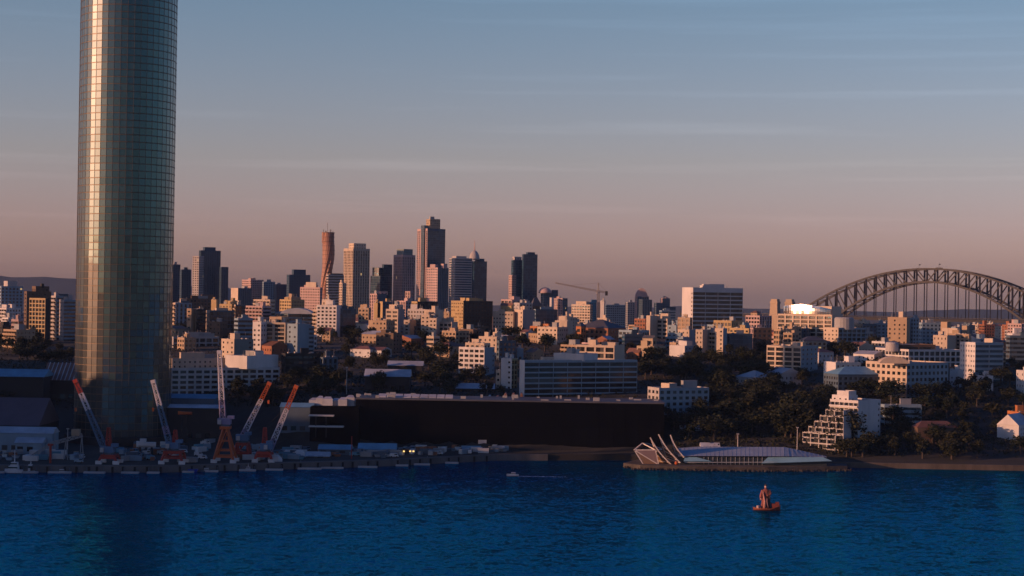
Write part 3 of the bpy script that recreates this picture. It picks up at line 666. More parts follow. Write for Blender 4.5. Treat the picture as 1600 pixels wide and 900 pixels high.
def drum(px, y0, y1, d, rad, m, root):
    c = at(px, y1, d); z1 = at(px, y0, d).z; mb = MB()
    mb.rings([[V3((c.x + rad * k * math.cos(q * math.pi / 10), c.y + rad + rad * k * math.sin(q * math.pi / 10), z)) for q in range(20)] for z, k in ((c.z - 1, 1), (z1 - 1, 1), (z1, 0.86))]); mb.build('roof_drum', m, root, smooth=False)
for o in list(col.objects):
    lb = o.get('label', '')
    if 'grey drum' in lb: drum(1322, 496, 513, 1272, 7.5, W('grey'), o)
    if 'round tank' in lb: drum(1396, 535, 547, 1158, 4.5, W('pale'), o)
    if 'curved gable' in lb: arched(o, 1376, 1424, 568, 557, 1012, W('cream'), 8)
    if 'pale curved roof' in lb: arched(o, 436, 488, 490, 481, 1396, roof_mat('metal'), 20)

# ------------------------------------------------------------------ small houses and blocks between them
LAND = [(60, 'near the golden slab on the far left'), (300, 'right of the round glass tower'), (420, 'behind the large white apartments'), (520, 'near the white lit balcony block'), (600, 'left of the cream complex'), (690, 'by the cream complex'),
        (760, 'below the dark brown tower'), (850, 'left of the brick mansion'), (960, 'around the brick mansion'), (1050, 'below the white office slab'), (1130, 'right of the white office slab'), (1260, 'below the sun-glinting building'),
        (1340, 'left of the golden cube apartments'), (1430, 'below the bridge hangers'), (1540, 'under the right end of the bridge deck')]
def near(px): return min(LAND, key=lambda t: abs(t[0] - px))[1]
FOOT = []
def fillers():
    r = random.Random(77)
    for i in range(250):
        px = r.uniform(-20, 1620)
        if 110 < px < 262: continue
        if px > 1240 and r.random() < 0.3: continue
        d = r.choice((1180, 1260, 1340, 1420, 1500, 1580, 1680, 1800, 1950)) + r.uniform(-30, 30)
        w = r.uniform(9, 24) * ppm(d); base = at(px, 500, d); zt = terrain(base.x, d)
        if px > 1250 and d > 1600: continue
        if any(abs(px - q) < 14 and abs(d - e) < 40 for q, e in FOOT): continue
        FOOT.append((px, d))
        house = r.random() < 0.42
        h = r.uniform(5, 8) if house else r.uniform(8, 15)
        c = at(px, 500, d); yt = 500 + (c.z - (zt + h)) * ppm(d)
        k = r.uniform(0.35, 0.7); xs = px - w / 2 + w * k
        if house:
            wc = r.choice(('white', 'cream', 'brick', 'tan', 'pale')); rc = r.choice(('tile', 'tile', 'slate', 'rust', 'metal'))
            building('house', 'small %s house with %s roof %s' % ({'pale': 'grey'}.get(wc, wc), {'tile': 'tiled', 'rust': 'rusty', 'metal': 'pale metal'}.get(rc, rc), near(px)),
                     B(px - w / 2, xs, px + w / 2, yt, d, wc, 'sparse', roof=r.choice(('hip', 'gable')), rh=r.uniform(2, 3.4), rm=rc), 'house', 'small houses among the ridge buildings, ' + near(px))
        else:
            wc = r.choice(('white', 'cream', 'tan', 'tan', 'pink', 'grey', 'bluegrey', 'brick', 'brown', 'slate')); st = r.choice(('grid', 'wide', 'balc', 'band', 'tiny', 'sparse'))
            building('low_block', 'low %s flat-roofed block with %s windows %s' % (wc.replace('bluegrey', 'blue grey'), {'grid': 'even', 'wide': 'wide', 'balc': 'balconied', 'band': 'ribbon', 'tiny': 'small', 'sparse': 'few'}[st], near(px)),
                     B(px - w / 2, xs, px + w / 2, yt, d, wc, st, 'sparse' if st == 'balc' else st), 'building', 'low blocks among the ridge buildings, ' + near(px))
fillers()
def far_shore():
    r = random.Random(90)
    for i in range(34):
        px = 1425 + i * 6.2 + r.uniform(-3, 3); d = r.uniform(1650, 2300); c = at(px, 500, d); h = r.uniform(7, 16); w = r.uniform(12, 26) * ppm(d)
        yt = r.uniform(505, 517); wc = r.choice(('pale', 'tan', 'pink', 'bluegrey', 'brick', 'slate', 'cream')); k = r.uniform(0.35, 0.65)
        building('low_block', 'distant small %s block on the far shore under the bridge deck' % {'bluegrey': 'blue grey', 'pale': 'pale grey'}.get(wc, wc), B(px - w / 2, px - w / 2 + w * k, px + w / 2, yt, d, wc, r.choice(('grid', 'wide', 'sparse')), roof=r.choice(('flat', 'flat', 'hip')), rh=2.5, rm='tile'), 'building', 'distant low blocks under the bridge deck')
far_shore()
# ------------------------------------------------------------------ round glass tower
def round_tower():
    D = 935.0; base = at(191, 690, D); n = 46; Rr = 73.5 * D / F
    cx, cy = base.x, D; z0 = 4.0; fh = 3.95; floors = 69
    root = empty('round_glass_tower', (cx, cy, z0)); tag(root, 'tall round glass tower rising out of the top left of the frame', 'skyscraper')
    m, nn, l, b = new_mat('tower_glass')
    oi = nn.new('ShaderNodeAttribute'); oi.attribute_name = 'rnd'
    rp = nn.new('ShaderNodeValToRGB'); rp.color_ramp.elements[0].color = (0.010, 0.018, 0.020, 1); rp.color_ramp.elements[1].color = (0.026, 0.036, 0.036, 1)
    l.new(oi.outputs['Fac'], rp.inputs[0]); l.new(rp.outputs[0], b.inputs['Base Color'])
    b.inputs['Metallic'].default_value = 0.0; b.inputs['Roughness'].default_value = 0.05
    b.inputs['IOR'].default_value = 1.75; b.inputs['Specular Tint'].default_value = (0.25, 0.86, 1.0, 1)
    b.inputs['Coat Weight'].default_value = 1.0; b.inputs['Coat Roughness'].default_value = 0.34; b.inputs['Coat IOR'].default_value = 1.45
    band_m = plain('tower_band', (0.13, 0.095, 0.06), 0.45, 0.2, streak=False); mul_m = plain('tower_mullion', (0.10, 0.09, 0.08), 0.45, 0.4, streak=False)
    r = random.Random(3)
    def pt(k, z, rad): a = 2 * math.pi * k / n; return V3((cx + rad * math.cos(a), cy + rad * math.sin(a), z))
    rest = MB(); rr = []
    # columns that face the camera most squarely
    cdir = math.atan2(-cy, -cx); order = sorted(range(n), key=lambda k: abs(math.atan2(math.sin(2 * math.pi * (k + 0.5) / n - cdir), math.cos(2 * math.pi * (k + 0.5) / n - cdir))))
    front = set(order[:5])
    protos = {}
    for f in range(floors):
        for k in range(n):
            zb = z0 + f * fh + 0.55; zt = z0 + (f + 1) * fh
            t = r.gauss(0, 0.011); s = r.gauss(0, 0.011)
            ra, rb = Rr + s, Rr - s
            q = [pt(k + 0.04, zb, ra - t), pt(k + 0.96, zb, rb - t), pt(k + 0.96, zt, rb + t), pt(k + 0.04, zt, ra + t)]
            if k in front and 6 <= f < 66:
                p = MB(); back = [pt(k + 0.04, zb, Rr - 0.12), pt(k + 0.96, zb, Rr - 0.12), pt(k + 0.96, zt, Rr - 0.12), pt(k + 0.04, zt, Rr - 0.12)]
                p.hexa([q[0], q[1], back[1], back[0]], [q[3], q[2], back[2], back[3]])
                p.build('glass_panel', m, root, rnd=[r.random()] * 6)
            else: rest.quad(*q); rr.append(r.random())
    rest.build('glass_panels', m, root, rnd=rr, stuff=True)
    core = MB(); core.rings([[pt(k, z, Rr - 0.3) for k in range(n)] for z in (z0, z0 + floors * fh)]); core.build('core_wall', W('dark'), root)
    ring = MB(); ring.rings([[pt(k, z0 + dz, Rr + ex) for k in range(n)] for dz, ex in ((0.05, -0.2), (0.05, 0.22), (0.42, 0.22), (0.42, -0.2))], cap=False)
    first = ring.build('floor_band', band_m, root)
    for f in range(1, floors + 1):
        c = first.copy(); col.objects.link(c); c.parent = root; c.location = (0, 0, f * fh)
    for k in range(n):
        mu = MB(); p = pt(k, z0, Rr + 0.02); q = pt(k, z0 + floors * fh, Rr + 0.02); mu.beam(p, q, 0.22); mu.build('mullion', mul_m, root)
    pod = MB(); pod.rings([[pt(k, z, Rr + 5) for k in range(n)] for z in (z0 - 1, z0 + 4.5)]); pod.build('podium', W('dark'), root)
round_tower()

# ------------------------------------------------------------------ arch bridge
def bridge():
    steel = plain('bridge_steel', (0.022, 0.018, 0.018), 0.6); D = 2700.0
    c = at(1453.7, 497.5, D); phi = R(38); half = 231.0; zd = c.z
    ax = V3((math.cos(phi), -math.sin(phi), 0)); perp = V3((math.sin(phi), math.cos(phi), 0))
    root = empty('arch_bridge', (c.x, c.y, 0)); tag(root, 'long steel arch bridge with hanging road deck behind the right-hand buildings', 'bridge')
    zc = 141.9
    def low(t): return zc - 21.2 - 122.8 * t * t
    def top(t): return zc - 74 * t * t
    def P(t, s, z): return V3((c.x, c.y, 0)) + ax * (t * half) + perp * s + V3((0, 0, z))
    n = 26
    cube = MB(); cube.abox(-0.5, 0.5, -0.5, 0.5, -0.5, 0.5)
    proto = cube.build('proto', steel); me = proto.data; bpy.data.objects.remove(proto)
    def part(name, p, q, w, h=None):
        o = bpy.data.objects.new(name, me); col.objects.link(o); o.parent = root
        dv = q - p; rot = dv.to_track_quat('Z', 'Y')
        o.rotation_mode = 'QUATERNION'; o.rotation_quaternion = rot; o.location = (p + q) / 2 - V3((c.x, c.y, 0)); o.scale = (w, h or w, dv.length)
    lat = MB()
    for s in (-15, 15):
        for i in range(n + 1):
            t = -1 + 2 * i / n
            part('post', P(t, s, low(t)), P(t, s, top(t)), 2.5)
            if low(t) > zd + 2: part('hanger', P(t, s, zd), P(t, s, low(t)), 1.3)
            elif low(t) < zd - 6: part('column', P(t, s, low(t)), P(t, s, zd), 1.4)
            if i < n:
                t2 = -1 + 2 * (i + 1) / n
                part('top_chord', P(t, s, top(t)), P(t2, s, top(t2)), 2.8, 2.8); part('bottom_chord', P(t, s, low(t)), P(t2, s, low(t2)), 3.2, 3.2)
                if i < n // 2: part('diagonal', P(t, s, top(t)), P(t2, s, low(t2)), 1.6)
                else: part('diagonal', P(t, s, low(t)), P(t2, s, top(t2)), 1.6)
    for i in range(n + 1):
        t = -1 + 2 * i / n
        for fz in (top, low):
            lat.beam(P(t, -15, fz(t)), P(t, 15, fz(t)), 0.9)
            if i < n:
                t2 = -1 + 2 * (i + 1) / n; lat.beam(P(t, -15, fz(t)), P(t2, 15, fz(t2)), 0.7); lat.beam(P(t, 15, fz(t)), P(t2, -15, fz(t2)), 0.7)
    lat.build('lateral_bracing', steel, root, stuff=True)
    d = MB(); A, Bq = P(-2.0, 0, zd), P(2.2, 0, zd); d.box((A + Bq) / 2 + V3((0, 0, -2.2)), ax, perp, V3((0, 0, 1)), (Bq - A).length / 2, 24, 2.4); d.build('deck', plain('deck_steel', (0.016, 0.012, 0.012), 0.7), root)
    d = MB()
    for s in (-24, 24):
        d.box((A + Bq) / 2 + perp * s + V3((0, 0, 1.6)), ax, perp, V3((0, 0, 1)), (Bq - A).length / 2, 0.15, 0.25)
        for i in range(150):
            p = A + (Bq - A) * (i / 150) + perp * s; d.beam(p, p + V3((0, 0, 1.6 if i % 6 else 7)), 0.35)
    d.build('railing', steel, root, stuff=True)
    for t in (-1.17, 1.17):
        for s in (-26, 26):
            p = MB(); q = P(t, s, 0); rr = []
            for z, w in ((-4, 9.5), (zd, 8.2), (zd + 1, 7.4), (80, 6.6), (82, 7.2), (85, 7.2), (85.1, 6.0), (89, 5.8)):
                rr.append([q + ax * (w * a) + perp * (w * 0.8 * b_) + V3((0, 0, z)) for a, b_ in ((-1, -1), (1, -1), (1, 1), (-1, 1))])
            p.rings(rr); p.build('stone_pylon', W('stone'), root)
    for t in (-0.12, 0.03):
        f = MB(); q = P(t, 15, top(t)); f.beam(q, q + V3((0, 0, 9)), 0.35); f.box(q + V3((1.3, 0, 8.2)), V3((1, 0, 0)), V3((0, 1, 0)), V3((0, 0, 1)), 1.3, 0.1, 0.8); f.build('flagpole', steel, root)
        f = MB()
        for k in range(5): f.box(q + ax * (k * 2.6 - 5) + V3((0, 0, 1.3)), ax, perp, V3((0, 0, 1)), 0.9, 0.8, 1.2 + 0.4 * (k % 2))
        f.build('crown_gantry', steel, root)
bridge()

# ------------------------------------------------------------------ tower crane behind the mansion
def lattice(mb, a, b, wa, wb, side, seg, t=0.25):
    """square lattice boom from a to b; side = one unit vector across it"""
    a = V3(a); b = V3(b); z = (b - a).normalized(); x = V3(side); y = z.cross(x).normalized(); x = y.cross(z).normalized()
    def Q(k, i):
        w = (wa + (wb - wa) * k) / 2; sgn = ((-1, -1), (1, -1), (1, 1), (-1, 1))[i]
        return a + (b - a) * k + x * (w * sgn[0]) + y * (w * sgn[1])
    for i in range(4): mb.beam(Q(0, i), Q(1, i), t)
    for s in range(seg):
        k0, k1 = s / seg, (s + 1) / seg
        for i in range(4):
            j = (i + 1) % 4
            if s % 2: mb.beam(Q(k0, i), Q(k1, j), t * 0.7)
            else: mb.beam(Q(k0, j), Q(k1, i), t * 0.7)
            mb.beam(Q(k1, i), Q(k1, j), t * 0.6)
def tower_crane():
    d = 1850; st = plain('crane_grey', (0.20, 0.17, 0.15), 0.6); p = at(934, 500, d); z0 = terrain(p.x, d) - 1
    root = empty('tower_crane', (p.x, d, z0)); tag(root, 'thin tower crane with long level jib above the brick mansion', 'crane')
    k = at(935, 455, d); t = at(935, 442, d)
    m = MB(); lattice(m, (p.x, d, z0), (k.x, d, k.z), 2.6, 2.6, (1, 0, 0), 26, 0.4); m.build('mast', st, root)
    m = MB(); lattice(m, k, at(868, 442, d), 1.9, 1.0, (0, 1, 0), 24, 0.32); m.build('jib', st, root)
    m = MB(); e = at(949, 457, d); lattice(m, k, e, 1.9, 1.9, (0, 1, 0), 5, 0.32); m.build('counter_jib', st, root)
    m = MB(); m.box(e + V3((-1, 0, -1)), V3((1, 0, 0)), V3((0, 1, 0)), V3((0, 0, 1)), 1.4, 1.4, 2.4); m.build('counterweight', W('dark'), root)
    m = MB(); lattice(m, k, t, 1.8, 0.5, (1, 0, 0), 5, 0.3); m.build('apex', st, root)
    m = MB(); m.beam(t, at(890, 446, d), 0.2); m.beam(t, e, 0.2); m.build('pendant_line', st, root)
    m = MB(); m.box(k + V3((-1.8, -1.4, -1.5)), V3((1, 0, 0)), V3((0, 1, 0)), V3((0, 0, 1)), 0.9, 0.9, 1.2); m.build('cab', W('pale'), root)
tower_crane()

# ------------------------------------------------------------------ dockyard cranes
RED = plain('crane_red', (0.30, 0.028, 0.016), 0.55); ORG = plain('crane_orange', (0.42, 0.085, 0.018), 0.55); LT = plain('crane_white', (0.55, 0.52, 0.54), 0.5)
BLU = plain('crane_blue', (0.06, 0.14, 0.24), 0.5); PUR = plain('crane_mauve', (0.22, 0.19, 0.30), 0.5)
def dock_crane(label, bx0, bx1, by, py, jb, jt, d, leg_m, secs, tower=None, hook=None, aframe=False):
    a = at(bx0, by, d); b = at(bx1, by, d); zq = terrain((a.x + b.x) / 2, d); cx = (a.x + b.x) / 2; hw = (b.x - a.x) / 2
    root = empty('dock_crane', (cx, d, zq)); tag(root, label, 'crane', 'level-luffing cranes along the dockyard quay')
    zp = at(bx0, py, d).z; X, Yv, Z = V3((1, 0, 0)), V3((0, 1, 0)), V3((0, 0, 1)); dep = max(4.0, hw)
    for sx_ in (-1, 1):
        for sy_ in (-1, 1):
            k = 0.18 if aframe else 0.75
            p = V3((cx + sx_ * hw, d + dep + sy_ * dep, zq + 1.6)); q = V3((cx + sx_ * hw * k, d + dep + sy_ * dep * k, zp))
            m = MB(); m.beam(p, q, 0.95, 0.95); m.build('leg', leg_m, root)
            m = MB(); m.box(V3((p.x, p.y, zq + 0.85)), X, Yv, Z, 1.5, 0.8, 0.85); m.build('wheel_bogie', W('white'), root)
    m = MB(); m.box(V3((cx, d + dep, zp)), X, Yv, Z, hw * 0.85 if not aframe else 2.6, dep * 0.9 if not aframe else 2.6, 0.7)
    for sy_ in (-1, 1):
        p = V3((cx - hw * 0.9, d + dep + sy_ * dep * 0.9, zq + 3)); q = V3((cx + hw * 0.9, d + dep + sy_ * dep * 0.9, zq + 3)); m.beam(p, q, 0.8)
        if aframe:
            for kk in (0.35, 0.62):
                w = hw * (1 - kk * 0.82); m.beam(V3((cx - w, d + dep + sy_ * dep * (1 - kk * 0.82), zq + (zp - zq) * kk)), V3((cx + w, d + dep + sy_ * dep * (1 - kk * 0.82), zq + (zp - zq) * kk)), 0.6)
        m.beam(V3((cx - hw * 0.95, d + dep + sy_ * dep, zq + 2.5)), V3((cx + hw * 0.3, d + dep + sy_ * dep * 0.8, zp)), 0.5)
    m.build('portal_frame', leg_m, root)
    J0 = at(jb[0], jb[1], d + dep); J1 = at(jt[0], jt[1], d + dep)
    m = MB(); m.rings([[V3((cx + 2.4 * math.cos(q * math.pi / 6), d + dep + 2.4 * math.sin(q * math.pi / 6), z)) for q in range(12)] for z in (zp + 0.7, zp + 1.7)]); m.build('slewing_ring', W('slate'), root)
    m = MB(); m.box(V3(((cx + J0.x) / 2, d + dep, zp + 3.2)), X, Yv, Z, 3.2, 2.4, 1.5); m.box(V3((cx + 2.6, d + dep, zp + 5.2)), X, Yv, Z, 1.6, 1.8, 0.8); m.build('machinery_house', BLU if leg_m is RED else PUR, root)
    m = MB(); m.box(V3((J0.x - 1.5, d + dep - 2.6, zp + 3.0)), X, Yv, Z, 0.9, 0.8, 1.1); m.build('operator_cab', W('pale'), root)
    k0 = 0.0
    for k1, mm in secs:
        m = MB(); wa = 2.8 - 1.2 * k0; wb = 2.8 - 1.2 * k1
        lattice(m, J0 + (J1 - J0) * k0, J0 + (J1 - J0) * k1, wa, wb, (0, 1, 0), max(3, int((J1 - J0).length * (k1 - k0) / 2.3)), 0.32); m.build('jib_section', mm, root); k0 = k1
    dj = (J1 - J0).normalized()
    m = MB(); m.box(J1 + dj * 0.6, V3((0, 1, 0)), V3((0, 1, 0)).cross(dj), dj, 1.2, 1.1, 0.9); m.build('jib_head', secs[-1][1], root)
    if tower:
        q = at(tower[0], tower[1], d + dep); m = MB(); lattice(m, (q.x, d + dep, zp + 1.7), q, 2.6, 1.2, (1, 0, 0), 6, 0.45); m.build('a_frame', RED, root)
        m = MB(); m.beam(q, J0 + (J1 - J0) * 0.72, 0.16); m.build('luffing_rope', W('dark'), root)
    if hook:
        s = J1 + V3((0, 0, -0.5)); e = at(hook[0], hook[1], d + dep); e.x = s.x; e.y = s.y
        m = MB(); m.beam(s, e, 0.18); m.build('hoist_rope', W('dark'), root)
        m = MB(); m.box(e, X, Yv, Z, 0.5, 0.4, 0.9); m.build('hook_block', ORG, root)
    return root
dock_crane('leftmost dock crane, its jib leaning left across the round tower', 154, 181, 731, 713, (166, 707), (119, 597), 818, RED, [(0.3, BLU), (0.6, BLU), (0.84, LT), (1.0, RED)], tower=(170, 668), hook=(113, 640))
dock_crane('dock crane on the blue barge side, steep jib leaning slightly left', 252, 284, 731, 707, (268, 704), (240, 598), 822, RED, [(0.24, BLU), (0.36, PUR), (0.66, BLU), (1.0, LT)], tower=(274, 672), hook=(239, 640))
dock_crane('tallest dock crane with orange A-shaped legs and upright lattice jib', 334, 364, 727, 669, (349, 664), (343, 552), 832, ORG, [(0.35, PUR), (1.0, LT)], aframe=True)
dock_crane('dock crane with orange-tipped jib leaning right and hanging hook', 366, 388, 725, 694, (378, 684), (420, 601), 850, RED, [(0.15, PUR), (0.72, LT), (1.0, ORG)], hook=(418, 628))
dock_crane('rightmost dock crane with orange-tipped jib leaning right', 398, 424, 728, 708, (421, 704), (462, 606), 838, RED, [(0.18, PUR), (0.66, LT), (1.0, ORG)], tower=(414, 668))

# ------------------------------------------------------------------ black dockside wall building
def black_hall():
    D = 928; a = at(556, 628, D); b = at(1038, 632, D); zt = at(800, 627, D).z
    root = empty('black_hall', ((a.x + b.x) / 2, D, 4)); tag(root, 'huge black flat-fronted dockside hall behind the quay', 'building')
    m = plain('black_cladding', (0.004, 0.004, 0.005), 0.9, spec=0.0)
    n = 24; w = (b.x - a.x) / n
    core = MB(); core.abox(a.x, b.x, D + 0.4, D + 34, 2, zt - 0.3); core.build('hall_body', m, root)
    p = MB(); p.abox(0.06, w - 0.06, 0, 0.38, 0, (zt - 2) / 2 - 0.08)
    first = None
    for i in range(n):
        for j in range(2):
            if first is None:
                p.v = [v + V3((a.x, D, 2)) for v in p.v]; first = p.build('cladding_panel', m, root); o = first
            else:
                o = first.copy(); col.objects.link(o); o.parent = root
            o.location = (i * w, 0.12 * ((i * 7 + j * 3) % 3) * 0.5, j * (zt - 2) / 2)
    e = MB(); e.abox(a.x - 0.3, b.x + 0.3, D - 0.3, D + 34.5, zt - 0.25, zt + 0.5); e.build('roof', roof_mat('slate'), root)
    e = MB(); r = random.Random(5)
    for i in range(30):
        x = a.x + (b.x - a.x) * r.random() ** 1.4; y = D + r.uniform(3, 28); s = r.uniform(0.5, 2.2); e.abox(x - s, x + s, y - 0.8, y + 0.8, zt + 0.5, zt + 0.5 + r.uniform(0.5, 2.0))
    e.build('roof_vents', W('grey'), root, stuff=True)
    # long white skylight sheds on the roof
    for i in range(9):
        x0 = at(598 + i * 13, 624, D + 14).x; q = MB(); L_ = 4.2
        q.hexa([V3((x0 - L_ / 2, D + 9, zt + 0.5)), V3((x0 + L_ / 2, D + 9, zt + 0.5)), V3((x0 + L_ / 2, D + 15, zt + 0.5)), V3((x0 - L_ / 2, D + 15, zt + 0.5))],
               [V3((x0 - L_ / 2, D + 9, zt + 0.9)), V3((x0 + L_ / 2, D + 9, zt + 0.9)), V3((x0 + L_ / 2, D + 15, zt + 2.3)), V3((x0 - L_ / 2, D + 15, zt + 2.3))]); q.build('skylight', roof_mat('light'), root)
    # lower left part with white ledges
    root2 = empty('workshop', (at(520, 680, 915).x, 915, 4)); tag(root2, 'dark workshop with two white ledges left of the black hall', 'building')
    q = MB(); x0, x1 = at(484, 650, 915).x, at(560, 650, 915).x; q.abox(x0, x1, 916, 927.3, 3, at(500, 636, 915).z); q.build('wall', m, root2)
    for y, xa, xb in ((649, 483, 522), (666, 483, 537)):
        q = MB(); z = at(500, y, 914).z; q.abox(at(xa, y, 914).x, at(xb, y, 914).x, 911.5, 916, z - 0.35, z + 0.35); q.build('ledge', W('white'), root2)
        q = MB()
        for xx in (494, 510): q.abox(at(xx, y, 914).x - 0.25, at(xx, y, 914).x + 0.25, 912.5, 913, z - 6, z - 0.5)
        q.build('post', W('dark'), root2)
    # white rooftop plant cluster
    root3 = empty('plant_sheds', (at(520, 628, 935).x, 935, at(520, 636, 935).z)); tag(root3, 'cluster of white plant sheds at the left end of the black roof', 'shed')
    r = random.Random(9)
    q = MB(); q.abox(x0 - 1, x1 + 3, 928.5, 950, 4, at(520, 637, 935).z); q.build('base', m, root3)
    for px, w2, y in ((490, 5, 622), (500, 4, 619), (512, 6, 620), (524, 5, 623), (536, 5, 621), (547, 5, 618), (554, 3, 624)):
        q = MB(); c = at(px, 637, 934); h = at(px, y, 934).z; yy = 931 + r.uniform(0, 4); q.hexa([V3((c.x - w2 / 2, yy, c.z - 0.2)), V3((c.x + w2 / 2, yy, c.z - 0.2)), V3((c.x + w2 / 2, yy + 5, c.z - 0.2)), V3((c.x - w2 / 2, yy + 5, c.z - 0.2))],
            [V3((c.x - w2 / 2, yy, h - 1)), V3((c.x + w2 / 2, yy, h - 1)), V3((c.x + w2 / 2 * 0.5, yy + 5, h)), V3((c.x - w2 / 2 * 0.5, yy + 5, h))]); q.build('shed_unit', roof_mat('light'), root3)
black_hall()

# rusty sawtooth sheds behind the black wall, left of the long office
def sawtooth():
    d = 975; a = at(745, 622, d); b = at(820, 622, d); root = empty('sawtooth_shed', ((a.x + b.x) / 2, d, terrain(a.x, d))); tag(root, 'rust red sawtooth roofed shed at the foot of the slim white block', 'shed')
    n = 6; w = (b.x - a.x) / n; z0 = terrain(a.x, d) - 1; z1 = at(780, 619, d).z
    q = MB(); q.abox(a.x, b.x, d, d + 12, z0, z1 - 3); q.build('wall', W('brick'), root)
    for i in range(n):
        q = MB(); x = a.x + i * w; zz = z1 + (1.6 if i > 2 else 0)
        q.hexa([V3((x, d - 0.4, z1 - 3)), V3((x + w - 0.2, d - 0.4, z1 - 3)), V3((x + w - 0.2, d + 12.4, z1 - 3)), V3((x, d + 12.4, z1 - 3))],
               [V3((x + w * 0.55, d - 0.4, zz)), V3((x + w * 0.7, d - 0.4, zz)), V3((x + w * 0.7, d + 12.4, zz)), V3((x + w * 0.55, d + 12.4, zz))]); q.build('roof_bay', roof_mat('rust') if i > 1 else roof_mat('blue'), root)
sawtooth()

# ------------------------------------------------------------------ left dock sheds
def gable_shed(name, label, x0, x1, yw, yr, d, dep, wm, rm, rib=0, group=None):
    a = at(x0, yw, d); b = at(x1, yw, d); zr = at(x0, yr, d).z; z0 = terrain((a.x + b.x) / 2, d) - 0.5
    root = empty(name, ((a.x + b.x) / 2, d, z0)); tag(root, label, 'shed', group)
    q = MB(); q.abox(a.x, b.x, d, d + dep, z0, a.z); q.build('wall', wm, root)
    q = MB(); o = 0.5
    e = [V3((a.x - o, d - o, a.z + 0.05)), V3((b.x + o, d - o, a.z + 0.05)), V3((b.x + o, d + dep + o, a.z + 0.05)), V3((a.x - o, d + dep + o, a.z + 0.05))]
    r0 = V3((a.x - o, d + dep / 2, zr)); r1 = V3((b.x + o, d + dep / 2, zr))
    q.quad(e[0], e[1], r1, r0); q.quad(e[2], e[3], r0, r1); q.poly([e[1], e[2], r1]); q.poly([e[3], e[0], r0]); q.poly(e[::-1]); q.build('roof', rm, root)
    for i in range(rib):
        x = a.x + (b.x - a.x) * (i + 0.5) / rib; q = MB(); q.beam(V3((x, d - o, a.z + 0.25)), V3((x, d + dep / 2, zr + 0.2)), 0.45); q.build('roof_rib', roof_mat('light'), root)
    q = MB(); gr = []
    for i in range(max(2, int((b.x - a.x) / 5))):
        x = a.x + 1 + i * 5
        if x + 3 < b.x: q.abox(x, x + 3, d - 0.08, d - 0.02, z0 + 1.5, min(a.z - 0.6, z0 + 4)); gr += [rng.random()] * 6
    if q.f: q.build('window_panes', G_STD, root, rnd=gr, stuff=True)
    return root
gable_shed('pavilion', 'long low pavilion with blue grey roof at the far left', -20, 68, 588, 577, 985, 22, W('dark'), roof_mat('blue'))
gable_shed('ribbed_shed', 'shed with pale ribbed sloping roof left of the round tower base', 66, 124, 594, 568, 1000, 26, W('dark'), roof_mat('rust'), rib=9)
gable_shed('boat_shed', 'large dark purple gabled boat shed at the left edge', -30, 60, 664, 624, 890, 40, W('dark'), plain('roof_purple', (0.10, 0.07, 0.08), 0.7))
gable_shed('dock_office', 'pale blue fronted dock office before the purple boat shed', -30, 82, 676, 667, 868, 12, W('bluegrey'), roof_mat('metal'))
gable_shed('dock_office', 'small pale blue dock office with pointed gable by the left quay', 24, 66, 692, 684, 862, 8, W('bluegrey'), roof_mat('metal'))
gable_shed('workshop', 'low grey flat workshop below the white gridded office', 262, 335, 622, 616, 945, 14, W('slate'), roof_mat('blue'))
gable_shed('workshop', 'long dark quay shed with pale roof edge behind the tall crane', 262, 345, 637, 632, 930, 10, W('dark'), roof_mat('light'))
gable_shed('workshop', 'low blue roofed workshop right of the rightmost crane', 438, 488, 636, 630, 925, 14, W('slate'), roof_mat('blue'))
gable_shed('store_shed', 'pale blue roofed store shed near the patrol boat', 498, 548, 702, 695, 880, 8, W('slate'), roof_mat('blue'))
gable_shed('store_shed', 'long blue roofed store shed with lit lamps on the quay', 560, 618, 702, 693, 892, 8, W('bluegrey'), roof_mat('blue'))
gable_shed('store_shed', 'olive walled store shed left of the patrol boat', 478, 514, 713, 706, 866, 6, plain('wall_olive', (0.10, 0.10, 0.06)), roof_mat('metal'))
gable_shed('store_shed', 'small dark blue shed at the right end of the quay', 722, 750, 704, 697, 912, 6, W('slate'), roof_mat('blue'))
gable_shed('glasshouse', 'long low shed with grey roof on the wooded slope', 570, 640, 588, 577, 1010, 16, W('dark'), roof_mat('metal'))
gable_shed('long_shed', 'pale roofed long shed among the trees left of the slim white block', 712, 772, 607, 599, 1010, 12, W('dark'), roof_mat('metal'))
gable_shed('long_shed', 'blue grey roofed low hall on the slope below the low cream building', 606, 660, 571, 564, 1070, 14, W('dark'), roof_mat('metal'))
gable_shed('kiosk', 'small pale blue kiosk behind the glass pier hall', 1064, 1096, 670, 665, 946, 6, W('bluegrey'), roof_mat('light'))
gable_shed('kiosk', 'teal and yellow kiosk behind the pier hall roof', 1096, 1124, 698, 692, 920, 6, W('teal'), roof_mat('light'))

# orange lifeboat-like hull on a stand, white launch on the dock
def hull(mb, c, L_, w, h, yaw=0, bow=0.35):
    """boat hull: rings along its length"""
    ca, sa = math.cos(yaw), math.sin(yaw); rr = []
    for k in range(9):
        t = k / 8; x = (t - 0.5) * L_; ww = w / 2 * (min(1, 0.75 + t * 1.2) if t < 0.3 else 1.0) * (1 if t < 1 - bow else max(0.05, math.cos((t - 1 + bow) / bow * math.pi / 2))); zt = h * (1 + 0.35 * max(0, t - 0.5) * 2 * 0.6)
        pts = [(-ww, zt), (-ww * 0.92, h * 0.35), (-ww * 0.35, 0), (ww * 0.35, 0), (ww * 0.92, h * 0.35), (ww, zt)]
        rr.append([V3((c.x + ca * x - sa * py, c.y + sa * x + ca * py, c.z + pz)) for py, pz in pts])
    mb.rings(rr)
X1, Y1, Z1 = V3((1, 0, 0)), V3((0, 1, 0)), V3((0, 0, 1))
